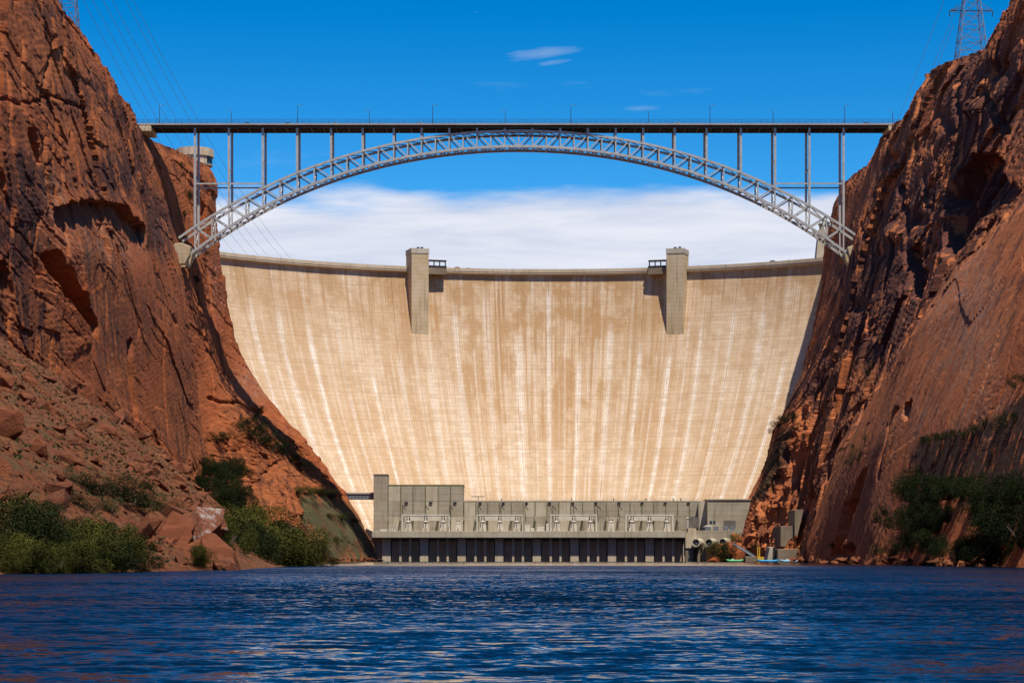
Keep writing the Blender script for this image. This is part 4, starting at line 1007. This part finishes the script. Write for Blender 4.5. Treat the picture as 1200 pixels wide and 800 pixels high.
def raft(px0, px1, Y0, mat, lab, load=0):
    r = thing('raft', (X((px0 + px1) / 2, Y0), Y0, 0), lab, 'raft', 'rafts moored on the right shore')
    x0, x1 = X(px0, Y0), X(px1, Y0); L = x1 - x0
    for dy in (-.9, .9):
        b = MB(); b.tube([(x0, Y0 + dy * .3, 1.0), (x0 + .08 * L, Y0 + dy * .8, .75), (x0 + .2 * L, Y0 + dy, .48), (x0 + .8 * L, Y0 + dy, .48), (x0 + .92 * L, Y0 + dy * .8, .75), (x1, Y0 + dy * .3, 1.0)], [.2, .48, .55, .55, .48, .2], 10); b.build('tube', M[mat], r, smooth=True)
    MB().box(x0 + .15 * L, x1 - .15 * L, Y0 - .7, Y0 + .7, .35, .55).build('floor', M['blue_steel'], r)
    for q in (.3, .5, .7): MB().tube([(x0 + q * L, Y0 - .9, .85), (x0 + q * L, Y0 + .9, .85)], .24, 8).build('thwart', M[mat], r)
    if load: MB().box(x0 + .3 * L, x0 + .45 * L, Y0 - .5, Y0 + .5, .9, 1.5).build('gear_box', M['white'], r, .05)
raft(851, 871, 1085, 'green', 'green inflatable raft tied up on the right shore', 1)
raft(887, 912, 988, 'blue', 'bright blue inflatable raft, left of the two below the portal wall', 0)
raft(913, 940, 985, 'pale_blue', 'pale blue inflatable raft with gear, right of the two below the portal wall', 1)
yp = thing('yellow_ladder_stand', (X(889, 1070), 1070, 0), 'yellow ladder stand on the landing beside the rafts', 'ladder')
for dx in (-.5, .5): MB().beam((X(889, 1070) + dx, 1070, -1.0), (X(889, 1070) + dx, 1070, Z(640, 1070)), .28, .28).build('rail', M['yellow'], yp)
for q in range(6): MB().beam((X(889, 1070) - .5, 1070, .6 + q * .9), (X(889, 1070) + .5, 1070, .6 + q * .9), .22, .22).build('rung', M['yellow'], yp)
MB().box(X(887.5, 1070), X(895, 1070), 1069, 1072, -1, Z(652, 1070)).build('float', M['yellow'], yp)

# visitor centre on the left rim
YV = 1192.0
vc = thing('visitor_centre', (X(230, YV), YV + 6, Z(196, YV)), 'round cream visitor centre with dark window band on the left rim', 'building')
cx, cz = X(226, YV), 0
def drum(name, r, z0, z1, mat, par=None, r2=None, yc=YV + 8, n=36):
    b = MB(); b.tube([(cx, yc, z0), (cx, yc, z1)], [r, r2 or r], n); return b.build(name, M[mat], par or vc)
drum('roof_band', 9.9, Z(181.5, YV), Z(173.2, YV), 'conc_warm'); drum('roof', 9.4, Z(173.2, YV), Z(172, YV), 'conc_light')
gl = drum('window_band', 8.9, Z(190.5, YV), Z(181.4, YV), 'dark_glass')
for k in range(28):
    a = 2 * math.pi * k / 28; p = Vector((cx + 8.95 * math.cos(a), YV + 8 + 8.95 * math.sin(a), 0))
    MB().beam(p + Vector((0, 0, Z(190.5, YV))), p + Vector((0, 0, Z(181.4, YV))), .22, .22).build('mullion', M['conc_warm'] if math.cos(a) < .45 else M['black'], gl)
b = MB(); n = 26
for k in range(n):
    a0 = math.radians(120 + 200 * k / n); a1 = math.radians(120 + 200 * (k + 1) / n)
    if True:
        q0, q1 = [Vector((cx + 9.2 * math.cos(a), YV + 8 + 9.2 * math.sin(a), 0)) for a in (a0, a1)]
        b.add([q0 + Vector((0, 0, Z(190.2, YV))), q1 + Vector((0, 0, Z(190.2, YV))), q1 + Vector((0, 0, Z(181.6, YV))), q0 + Vector((0, 0, Z(181.6, YV)))], [(0, 1, 2, 3)])
b.build('curved_wall', M['conc_warm'], vc)
drum('floor_ring', 9.3, Z(192, YV), Z(190.4, YV), 'conc'); drum('pedestal', 5.0, Z(204, YV), Z(192, YV), 'conc_dark', r2=8.2)

# ------------------------------------------------------------------ power pylons and lines
def pylon(px, py, Y0, w, h, lab, arms):
    x0, z0 = X(px, Y0), Z(py, Y0) - 11
    t = thing('power_pylon', (x0, Y0, z0), lab, 'pylon', 'power pylons on the canyon rims')
    def wid(z): return w * (1 - .62 * min(1, z / (h * .62))) / 2 if z < h * .62 else w * .38 / 2 * (1 - .4 * (z - h * .62) / (h * .38))
    c4 = [(-1, -1), (1, -1), (1, 1), (-1, 1)]
    for sx, sy in c4:
        b = MB(); lv = np.linspace(0, h, 12)
        for a, c in zip(lv[:-1], lv[1:]): b.beam((x0 + sx * wid(a), Y0 + sy * wid(a), z0 + a), (x0 + sx * wid(c), Y0 + sy * wid(c), z0 + c), .32, .32)
        b.build('leg', M['pylon'], t)
    lv = np.linspace(0, h, 12)
    for a, c in zip(lv[:-1], lv[1:]):
        b = MB()
        for i in range(4):
            (s0, t0), (s1, t1) = c4[i], c4[(i + 1) % 4]
            b.beam((x0 + s0 * wid(a), Y0 + t0 * wid(a), z0 + a), (x0 + s1 * wid(c), Y0 + t1 * wid(c), z0 + c), .17, .17)
            b.beam((x0 + s1 * wid(a), Y0 + t1 * wid(a), z0 + a), (x0 + s0 * wid(c), Y0 + t0 * wid(c), z0 + c), .17, .17)
            b.beam((x0 + s0 * wid(c), Y0 + t0 * wid(c), z0 + c), (x0 + s1 * wid(c), Y0 + t1 * wid(c), z0 + c), .2, .2)
        b.build('bracing', M['pylon'], t)
    for za, L in arms:
        b = MB()
        for sy in (-1, 1):
            b.beam((x0 - L, Y0, z0 + za), (x0 + L, Y0, z0 + za), .22, .22)
            for sx in (-1, 1): b.beam((x0 + sx * L, Y0, z0 + za), (x0 + sx * wid(za), Y0 + sy * wid(za), z0 + za + 2.2), .2, .2); b.beam((x0 + sx * L, Y0, z0 + za), (x0 + sx * wid(za), Y0 + sy * wid(za), z0 + za), .2, .2)
        am = b.build('cross_arm', M['pylon'], t)
        for sx in (-1, 1): MB().tube([(x0 + sx * L, Y0, z0 + za), (x0 + sx * L, Y0, z0 + za - 2.4)], .2, 6).build('insulator', M['black'], am)
    return x0, z0
pylon(1138, 62, 955, 14, 60, 'steel lattice power pylon standing on the right canyon rim', [(28.5, 9), (38, 11), (47, 9)])
pylon(80, 22, 930, 9, 60, 'dark steel lattice pylon cut off above the left canyon rim', [(30, 9), (39, 11), (48, 9)])
def wire(p0, p1, sag, lab, grp, r=.075):
    b = MB(); n = 26; pts = []
    for i in range(n + 1):
        t = i / n; p = Vector(p0).lerp(Vector(p1), t); p.z -= sag * 4 * t * (1 - t); pts.append(p)
    b.tube(pts, r, 4); tag(b.build('power_line', M['wire']), lab, 'power line', grp)
def pt3(px, py, Y0): return Vector((X(px, Y0), Y0, Z(py, Y0)))
for i, (a, c) in enumerate((((97, -2), (178, 140)), ((108, -2), (192, 140)), ((120, -2), (204, 140)), ((131, -2), (214, 140)), ((147, -2), (228, 140)), ((155, -2), (240, 142)))):
    s0 = pt3(a[0] - 22, a[1] - 42, 862 + i * 3); e0 = pt3(c[0] + 160, c[1] + 200, 2300)
    wire(s0, e0, 30, ordn[i] + ' from the left of the power lines sloping past the left end of the bridge', 'power lines over the left rim', .085)
for i, (a, c) in enumerate((((1106, -2), (1041, 142)), ((1121, 5), (1053, 142)), ((1117, 28), (1056, 142)))):
    s0 = pt3(a[0] + 1, a[1], 957 + i * 2); e0 = pt3(c[0] - 66, c[1] + 150, 1900)
    wire(s0, e0, 12, ordn[i] + ' from the left of the power lines dropping from the right pylon', 'power lines from the right pylon', .08)

# ------------------------------------------------------------------ boulders
def hull_rock(seed, sx=1, sy=1, sz=1, n=18, flat=.0):
    rs = np.random.RandomState(seed); p = rs.normal(size=(n, 3)); p /= np.linalg.norm(p, axis=1)[:, None]; p *= (.72 + .4 * rs.rand(n, 1))
    p = np.sign(p) * np.abs(p) ** .75
    bm = bmesh.new()
    for q in p: bm.verts.new((q[0] * sx, q[1] * sy, q[2] * sz))
    r = bmesh.ops.convex_hull(bm, input=bm.verts[:]); bmesh.ops.delete(bm, geom=[g for g in r['geom_interior'] if isinstance(g, bmesh.types.BMVert)], context='VERTS')
    bmesh.ops.bevel(bm, geom=bm.edges[:], offset=.025, segments=1, affect='EDGES', clamp_overlap=True)
    bmesh.ops.recalc_face_normals(bm, faces=bm.faces)
    me = bpy.data.meshes.new('boulder'); bm.to_mesh(me); bm.free(); me.materials.append(M['rock']); return me
RK = [hull_rock(i, 1, .85, .65, 14) for i in range(10)]
rs = np.random.RandomState(21)
cnt = 0
while cnt < 285:
    y = 290 + 640 * rs.rand() ** 1.1; x = -150 + 100 * rs.rand()
    px = 600 + F * x / y
    xs = np.interp(y, TY, TXS)
    if not (-15 < px < 262) or x > xs - 1 or talus_z(x, y) < .4: continue
    sz = .7 + 3.2 * rs.rand() ** 3.2
    o = bpy.data.objects.new('boulder', RK[cnt % 10]); COL.objects.link(o); o.parent = talus
    o.location = (x, y, float(talus_z(x, y)) + sz * .15); o.rotation_euler = (rs.rand() * .7, rs.rand() * .7, rs.rand() * 6.3); o.scale = (sz * (1 + .6 * rs.rand()), sz, sz * (.7 + .5 * rs.rand())); cnt += 1
# countless smaller stones, one part
vv = []; ff = []; base = [(np.array([v.co[:] for v in m_.vertices]), [tuple(p.vertices) for p in m_.polygons]) for m_ in [hull_rock(50 + i, 1, .8, .6, 8) for i in range(4)]]
for i in range(5200):
    y = 285 + 720 * rs.rand(); x = -152 + 100 * rs.rand(); px = 600 + F * x / y; xs = np.interp(y, TY, TXS)
    if not (-10 < px < 275) or x > xs - .5: continue
    s_ = .22 + .55 * rs.rand() ** 2; bv, bf = base[i % 4]; a = rs.rand() * 6.28; c_, n_ = math.cos(a), math.sin(a)
    q = bv * s_ * (1 + .4 * rs.rand(3)); q = np.stack([q[:, 0] * c_ - q[:, 1] * n_, q[:, 0] * n_ + q[:, 1] * c_, q[:, 2]], 1) + (x, y, float(talus_z(x, y)) + .1)
    b0 = len(vv); vv += q.tolist(); ff += [tuple(k + b0 for k in f) for f in bf]
me = bpy.data.meshes.new('scree'); me.from_pydata(vv, [], ff); me.update()
o = link('scree', me, M['rock']); o.parent = talus; tag(o, kind='stuff')

def big_rock(name, px, py, Y0, sx, sy, sz, rot, lab, seed, mat='rock', n=22):
    me = hull_rock(seed, 1, 1, 1, n); me.materials.clear(); me.materials.append(M[mat])
    o = bpy.data.objects.new(name, me); COL.objects.link(o); o.location = (X(px, Y0), Y0, Z(py, Y0)); o.scale = (sx, sy, sz); o.rotation_euler = rot
    return tag(o, lab, 'boulder') if lab else o
def on(px, py):
    h = ray(px, py); return h
def big_on(px, py, wpx, hpx, lab, seed, rot=(0, 0, 0), mat='shore_rock'):
    h = on(px, py)
    if h is None: return
    k = h.y / F
    return big_rock('boulder', px, py - hpx * .3, h.y, wpx * k / 2 * .95, wpx * k / 2 * .8, hpx * k / 2, rot, lab, seed, mat)
big_on(9, 512, 44, 44, 'huge square red boulder at the left edge of the talus slope', 71, (.1, .1, .4))
big_on(50, 535, 34, 26, 'tilted dark red boulder below and right of the huge square one', 72, (.3, .2, 1))
big_on(155, 552, 26, 18, 'pointed boulder standing high on the right part of the talus', 73, (0, .2, .3))
big_on(125, 507, 30, 12, 'long flat boulder high on the talus near the cliff foot', 74, (0, .3, .2))
big_on(70, 575, 30, 14, 'flat boulder in the middle of the talus above the green bushes', 75, (0, -.2, 0))
big_on(30, 470, 26, 14, 'blocky boulder near the top left of the talus', 76, (0, .2, .5))
big_on(240, 604, 22, 18, 'boulder with a white patch just behind the shore outcrop', 79, (0, .2, .5), 'white_rock')
big_rock('boulder', 22, 663, 286, 1.0, .9, 1.3, (0, 0, .4), 'small upright boulder at the waterline among the left bushes', 77)
oc = thing('rock_outcrop', (X(220, 372), 372, 0), 'broken red rock outcrop with white stains standing at the left shore', 'outcrop')
OC = [(180, 648, 378, 3.6, 5, 4.6, (0, .5, .1), 'rock'), (200, 636, 384, 3.8, 6, 5.6, (0, .62, .2), 'rock'), (234, 630, 388, 3.4, 6, 6.4, (0, .55, -.1), 'white_rock'), (254, 650, 378, 2.6, 5, 6.2, (0, -.75, .1), 'rock'),
      (170, 660, 372, 3.2, 4.4, 2.6, (.1, .2, .4), 'rock'), (214, 612, 400, 6.5, 7, 2.2, (0, -.26, .1), 'rock'), (240, 662, 368, 3.4, 3.6, 2.2, (.1, -.3, .2), 'rock'), (266, 664, 366, 2.2, 3.0, 2.2, (0, -.6, 0), 'rock'), (196, 664, 366, 4.2, 4.0, 1.8, (0, .15, 0), 'rock'), (220, 656, 372, 2.6, 4, 4.2, (0, .62, .2), 'rock'), (190, 626, 392, 5.0, 6, 2.4, (0, .35, .3), 'rock'), (246, 618, 398, 3.0, 5, 3.2, (0, -.5, .3), 'white_rock'), (208, 650, 374, 1.8, 4, 5.0, (0, .5, 0), 'rock'), (272, 667, 364, 2.0, 2.0, 1.2, (0, 0, .5), 'rock'), (226, 668, 362, 2.6, 2, 1.0, (0, .1, .4), 'rock')]
for i, (px, py, Y0, sx, sy, sz, rot, mt) in enumerate(OC):
    mt = 'shore_rock' if mt == 'rock' else mt
    o = big_rock('slab', px, py, Y0, sx, sy, sz, rot, None, 90 + i, mt, 16); o.parent = oc; o.matrix_parent_inverse = Matrix.Translation(-oc.location)
# shore rocks on the right bank, individually placed pieces of the wall's foot
rw = bpy.data.objects['canyon_wall_right']; lw = bpy.data.objects['canyon_wall_left']
for i in range(110):
    px = 945 + 265 * rs.rand(); y = float(np.interp(px, [940, 1000, 1060, 1130, 1210], [1000, 800, 655, 560, 480])) + 14 * (rs.rand() - .5)
    xw = float(wallX(1, y, 1.0)); sz = .6 + 2.2 * rs.rand() ** 2.5; lift = rs.rand() * 3
    o = bpy.data.objects.new('boulder', RK[i % 10]); COL.objects.link(o); o.parent = rw
    o.location = (xw - 2 - 3.5 * rs.rand() + lift * .4, y, .1 + sz * .2 + lift * .5 * (rs.rand() > .4)); o.rotation_euler = (rs.rand() * .6, rs.rand() * .6, rs.rand() * 6); o.scale = (sz * 1.2, sz * 1.5, sz * .8)
for i in range(70):
    px = 340 + 105 * rs.rand(); y = float(np.interp(px, [330, 380, 440], [1075, 1120, 1188])) + 10 * (rs.rand() - .5); xw = float(wallX(-1, y, 1.0)); sz = .5 + 1.3 * rs.rand() ** 2
    o = bpy.data.objects.new('boulder', RK[i % 10]); COL.objects.link(o); o.parent = lw
    o.location = (xw + .5 + 3 * rs.rand(), y, .2 + rs.rand() * 1.2); o.rotation_euler = (rs.rand(), rs.rand(), rs.rand() * 6); o.scale = (sz * 1.2, sz, sz * .8)

# ------------------------------------------------------------------ shrubs
def foliage(seed, n, leaf, lobes):
    r = np.random.RandomState(seed); c = r.normal(size=(lobes, 3)) * (.40, .40, .26) + (0, 0, .52); c[:, 2] = np.clip(c[:, 2], .25, .85); rad = .22 + .20 * r.rand(lobes)
    k = r.randint(lobes, size=n); d = r.normal(size=(n, 3)); d /= np.linalg.norm(d, axis=1)[:, None]
    p = c[k] + d * (rad[k] * (.45 + .65 * r.rand(n) ** .6))[:, None]
    p[:, 2] = np.maximum(p[:, 2], .02 + .06 * r.rand(n))
    a = r.normal(size=(n, 3)); a /= np.linalg.norm(a, axis=1)[:, None]; b = np.cross(a, r.normal(size=(n, 3))); b /= np.linalg.norm(b, axis=1)[:, None]
    L = leaf * (.6 + .9 * r.rand(n))[:, None]; w = L * .45
    v = np.stack([p - a * L, p + b * w, p + a * L, p - b * w], 1).reshape(-1, 3)
    me = bpy.data.meshes.new('foliage'); me.from_pydata(v.tolist(), [], [(4 * i, 4 * i + 1, 4 * i + 2, 4 * i + 3) for i in range(n)])
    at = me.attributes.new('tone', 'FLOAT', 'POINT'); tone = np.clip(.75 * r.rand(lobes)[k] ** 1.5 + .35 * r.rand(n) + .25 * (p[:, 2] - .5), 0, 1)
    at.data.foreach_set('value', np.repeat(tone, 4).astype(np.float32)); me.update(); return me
def stems(seed):
    r = np.random.RandomState(seed); b = MB()
    for i in range(6):
        a = r.rand() * 6.28; q = .3 + .3 * r.rand()
        b.tube([(0, 0, -.12), (q * .4 * math.cos(a), q * .4 * math.sin(a), .25), (q * math.cos(a), q * math.sin(a), .6)], [.035, .025, .008], 5)
    return b.mesh('stem')
FOL = {'big': [foliage(i, 15000, .022, 18) for i in range(5)], 'small': [foliage(20 + i, 3800, .027, 12) for i in range(4)]}
STM = [stems(i) for i in range(3)]
for s_ in STM: s_.materials.append(M['bark'])
VAR = {}
def fol(kind, i, mat):
    k = (kind, i % len(FOL[kind]), mat)
    if k not in VAR: me = FOL[kind][k[1]].copy(); me.name = 'foliage'; me.materials.append(M[mat]); VAR[k] = me
    return VAR[k]
SH = []
def shrub(p, w, h, kind, mat, i, lab, grp, name='shrub', rx=0):
    t = thing(name, p, lab, 'shrub', grp); t.scale = (w, w, h); t.rotation_euler = (0, rx, i * 1.7)
    f = bpy.data.objects.new('foliage', fol(kind, i, mat)); COL.objects.link(f); f.parent = t
    s_ = bpy.data.objects.new('stem', STM[i % 3]); COL.objects.link(s_); s_.parent = t
    return t
def rowshrubs(lst, lab, grp, kind, mat, name='shrub', hitting=True, Yf=None):
    lst = sorted(lst)
    for i, it in enumerate(lst):
        px, py, wp, hp = it[:4]; Y0 = it[4] if len(it) > 4 else None
        if Y0: p = Vector((X(px, Y0), Y0, max(-.3, Z(py, Y0))))
        else:
            p = ray(px, py)
            if p is None: continue
        k = p.y / F; o_ = ordn[i] if i < 20 else 'number %d' % (i + 1)
        shrub(p - Vector((0, 0, .04 * hp * k)), wp * k * (1.18 if name == 'bank_bush' else .92), hp * k * (1.05 if name == 'bank_bush' else .9), kind, mat if isinstance(mat, str) else mat[i % len(mat)], i + len(SH) * 3, lab % o_, grp, name); SH.append(1)
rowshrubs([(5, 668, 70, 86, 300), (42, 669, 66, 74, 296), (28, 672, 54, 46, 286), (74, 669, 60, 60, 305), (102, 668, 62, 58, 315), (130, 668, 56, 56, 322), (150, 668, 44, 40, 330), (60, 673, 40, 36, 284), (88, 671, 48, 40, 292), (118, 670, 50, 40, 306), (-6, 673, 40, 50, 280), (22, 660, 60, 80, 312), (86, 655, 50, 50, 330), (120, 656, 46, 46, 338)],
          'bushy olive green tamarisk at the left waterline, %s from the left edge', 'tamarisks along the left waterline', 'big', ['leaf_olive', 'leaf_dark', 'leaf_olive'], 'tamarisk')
rowshrubs([(262, 650, 44, 46, 470), (285, 662, 56, 54, 500), (308, 663, 60, 56, 515), (330, 663, 56, 48, 525), (350, 663, 44, 36, 540), (366, 663, 30, 24, 545), (240, 655, 36, 40, 400), (296, 640, 50, 50, 600), (272, 635, 44, 44, 640), (232, 664, 24, 26, 362), (318, 650, 50, 44, 560)],
          'green waterside bush right of the rock outcrop, %s from the left', 'bushes between outcrop and rock spur', 'big', ['leaf_olive', 'leaf_dark', 'leaf_olive'], 'waterside_bush')
rowshrubs([(96, 568, 28, 24), (118, 580, 32, 26), (140, 588, 40, 34), (158, 594, 36, 34), (172, 598, 30, 24), (80, 588, 30, 18), (130, 600, 28, 18), (60, 600, 26, 16), (190, 600, 26, 16), (105, 600, 26, 20)],
          'dark shrub in the thicket on the middle of the talus, %s from the left', 'shrubs on the talus', 'small', ['leaf_dark', 'leaf_dark', 'leaf_grey'])
rowshrubs([(246, 556, 22, 22, 1040), (258, 570, 26, 30, 1040), (270, 590, 30, 34, 1030), (262, 600, 30, 30, 1000), (240, 575, 22, 20, 1020), (280, 606, 26, 26, 1040), (272, 560, 22, 26, 1075)],
          'dark bush in the shaded gully under the left cliff corner, %s from the left', 'bushes in the left gully', 'big', 'leaf_dark')
rowshrubs([(256, 518, 20, 14), (284, 505, 20, 18), (294, 514, 24, 20), (306, 522, 26, 20), (318, 528, 26, 18), (330, 532, 24, 18), (340, 540, 18, 16), (297, 492, 10, 10), (304, 483, 10, 10), (352, 552, 16, 14), (345, 498, 14, 9), (335, 490, 12, 9)],
          'dark shrub on the ledges of the left rock spur, %s from the left', 'shrubs on the left spur ledges', 'small', 'leaf_dark')
rowshrubs([(348, 578, 20, 9), (362, 578, 22, 9), (376, 580, 20, 8), (388, 584, 14, 7), (386, 606, 16, 6), (400, 608, 16, 6), (414, 612, 12, 6), (380, 640, 14, 10), (395, 635, 12, 8)],
          'low green shrub growing on the mossy slope beside the powerhouse, %s from the left', 'shrubs on the mossy slope', 'small', 'leaf_olive')
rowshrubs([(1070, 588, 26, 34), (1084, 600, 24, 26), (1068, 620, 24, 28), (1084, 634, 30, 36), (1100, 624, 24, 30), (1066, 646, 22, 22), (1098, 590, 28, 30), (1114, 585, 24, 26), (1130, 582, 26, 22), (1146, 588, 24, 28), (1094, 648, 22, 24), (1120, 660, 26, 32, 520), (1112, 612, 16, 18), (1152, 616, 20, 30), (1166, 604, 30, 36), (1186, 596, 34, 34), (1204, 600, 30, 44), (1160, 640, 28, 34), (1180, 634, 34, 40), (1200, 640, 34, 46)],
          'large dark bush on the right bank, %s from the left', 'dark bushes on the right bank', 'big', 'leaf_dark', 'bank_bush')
rowshrubs([(1140, 656, 22, 24), (1156, 661, 26, 26, 500), (1174, 662, 28, 30, 494), (1192, 662, 30, 32, 488), (1210, 662, 30, 36, 482)],
          'dark bush standing at the right waterline, %s from the left', 'dark bushes at the right waterline', 'big', 'leaf_dark', 'bank_bush')
rowshrubs([(1090, 520, 18, 10), (1103, 518, 20, 12), (1117, 514, 20, 12), (1131, 514, 22, 14), (1143, 508, 20, 14), (1154, 500, 18, 12), (1180, 498, 20, 12), (1192, 492, 18, 10), (1170, 504, 16, 10), (1190, 455, 14, 10), (1199, 448, 14, 10)],
          'hanging plant on the damp seep ledge of the right cliff, %s from the left', 'plants on the right seep ledge', 'small', 'leaf_dark')
rowshrubs([(998, 545, 12, 16), (1006, 540, 14, 18), (1014, 516, 8, 8), (990, 528, 8, 6), (1000, 524, 10, 6), (1032, 612, 12, 14), (1040, 604, 14, 14), (1034, 650, 16, 14), (1050, 652, 18, 16), (1022, 432, 8, 10), (1018, 440, 8, 8), (975, 640, 8, 6), (1055, 616, 8, 8)],
          'small shrub clinging to the smooth right cliff, %s from the left', 'shrubs on the right cliff', 'small', 'leaf_dark')
rowshrubs([(912, 502, 14, 10), (922, 496, 16, 10), (932, 492, 14, 10), (906, 508, 10, 8)],
          'green shrub on the ledge beside the right foot of the dam, %s from the left', 'shrubs beside the dam foot', 'small', 'leaf_dark')
rowshrubs([(838, 650, 14, 14, 1130), (848, 648, 16, 16, 1130), (855, 655, 14, 20, 1125), (862, 636, 12, 12, 1135), (845, 657, 10, 10, 1122), (882, 642, 8, 10, 1105)],
          'green shrub below the outlet tubes, %s from the left', 'shrubs below the outlet tubes', 'small', ['leaf_olive', 'leaf_dark'])
bank = thing('rock_bank', (X(850, 1135), 1135, 0), 'low orange rock bank below the outlet tubes', 'bank')
for i, (px, py, Y0, sx, sy, sz) in enumerate(((840, 656, 1130, 5, 4, 2.2), (850, 652, 1136, 6, 5, 4.5), (858, 646, 1142, 5, 5, 6), (866, 650, 1134, 5, 5, 5), (834, 657, 1126, 3.5, 3, 1.5), (868, 640, 1150, 6, 6, 9), (845, 645, 1150, 5, 5, 5))):
    o = big_rock('slab', px, py, Y0, sx, sy, sz, (.1 * i, .1, i), None, 140 + i, 'cliff', 16); o.parent = bank; o.matrix_parent_inverse = Matrix.Translation(-bank.location)
# cliff-top and wall shrubs on the left
rowshrubs([(212, 196, 10, 8), (222, 235, 8, 14), (216, 255, 8, 10), (163, 190, 5, 10), (6, 155, 6, 8), (210, 305, 6, 8), (228, 330, 10, 8), (240, 300, 8, 8)],
          'tiny green shrub in a crack of the left cliff, %s from the left', 'shrubs in the left cliff', 'small', 'leaf_dark')
# low grey-green tufts scattered over the talus: uncountable
n = 1700; r = np.random.RandomState(9); pts = []
while len(pts) < n:
    y = 285 + 740 * r.rand(); x = -152 + 100 * r.rand(); px = 600 + F * x / y
    if -10 < px < 275 and x < np.interp(y, TY, TXS) - 1 and pn(x / 14, y / 14, 2.0) > -.15: pts.append((x, y, float(talus_z(x, y))))
vs = []; tone = []
for (x, y, z) in pts:
    s_ = .35 + .75 * r.rand() ** 2; t_ = r.rand()
    for k in range(16):
        d = r.normal(size=3); d[2] = abs(d[2]); d /= np.linalg.norm(d); c = np.array((x, y, z)) + d * s_ * .8 * r.rand(); a = np.cross(d, r.normal(size=3)); a /= np.linalg.norm(a); a *= .16; e = d * .34
        vs += [(c - e).tolist(), (c + a).tolist(), (c + e).tolist(), (c - a).tolist()]; tone += [t_] * 4
me = bpy.data.meshes.new('desert_scrub'); me.from_pydata(vs, [], [(4 * i, 4 * i + 1, 4 * i + 2, 4 * i + 3) for i in range(len(vs) // 4)])
at = me.attributes.new('tone', 'FLOAT', 'POINT'); at.data.foreach_set('value', np.array(tone, np.float32)); me.update()
tag(link('desert_scrub', me, M['leaf_grey']), 'sparse grey green desert scrub dotted over the talus slope', 'scrub', kind='stuff')
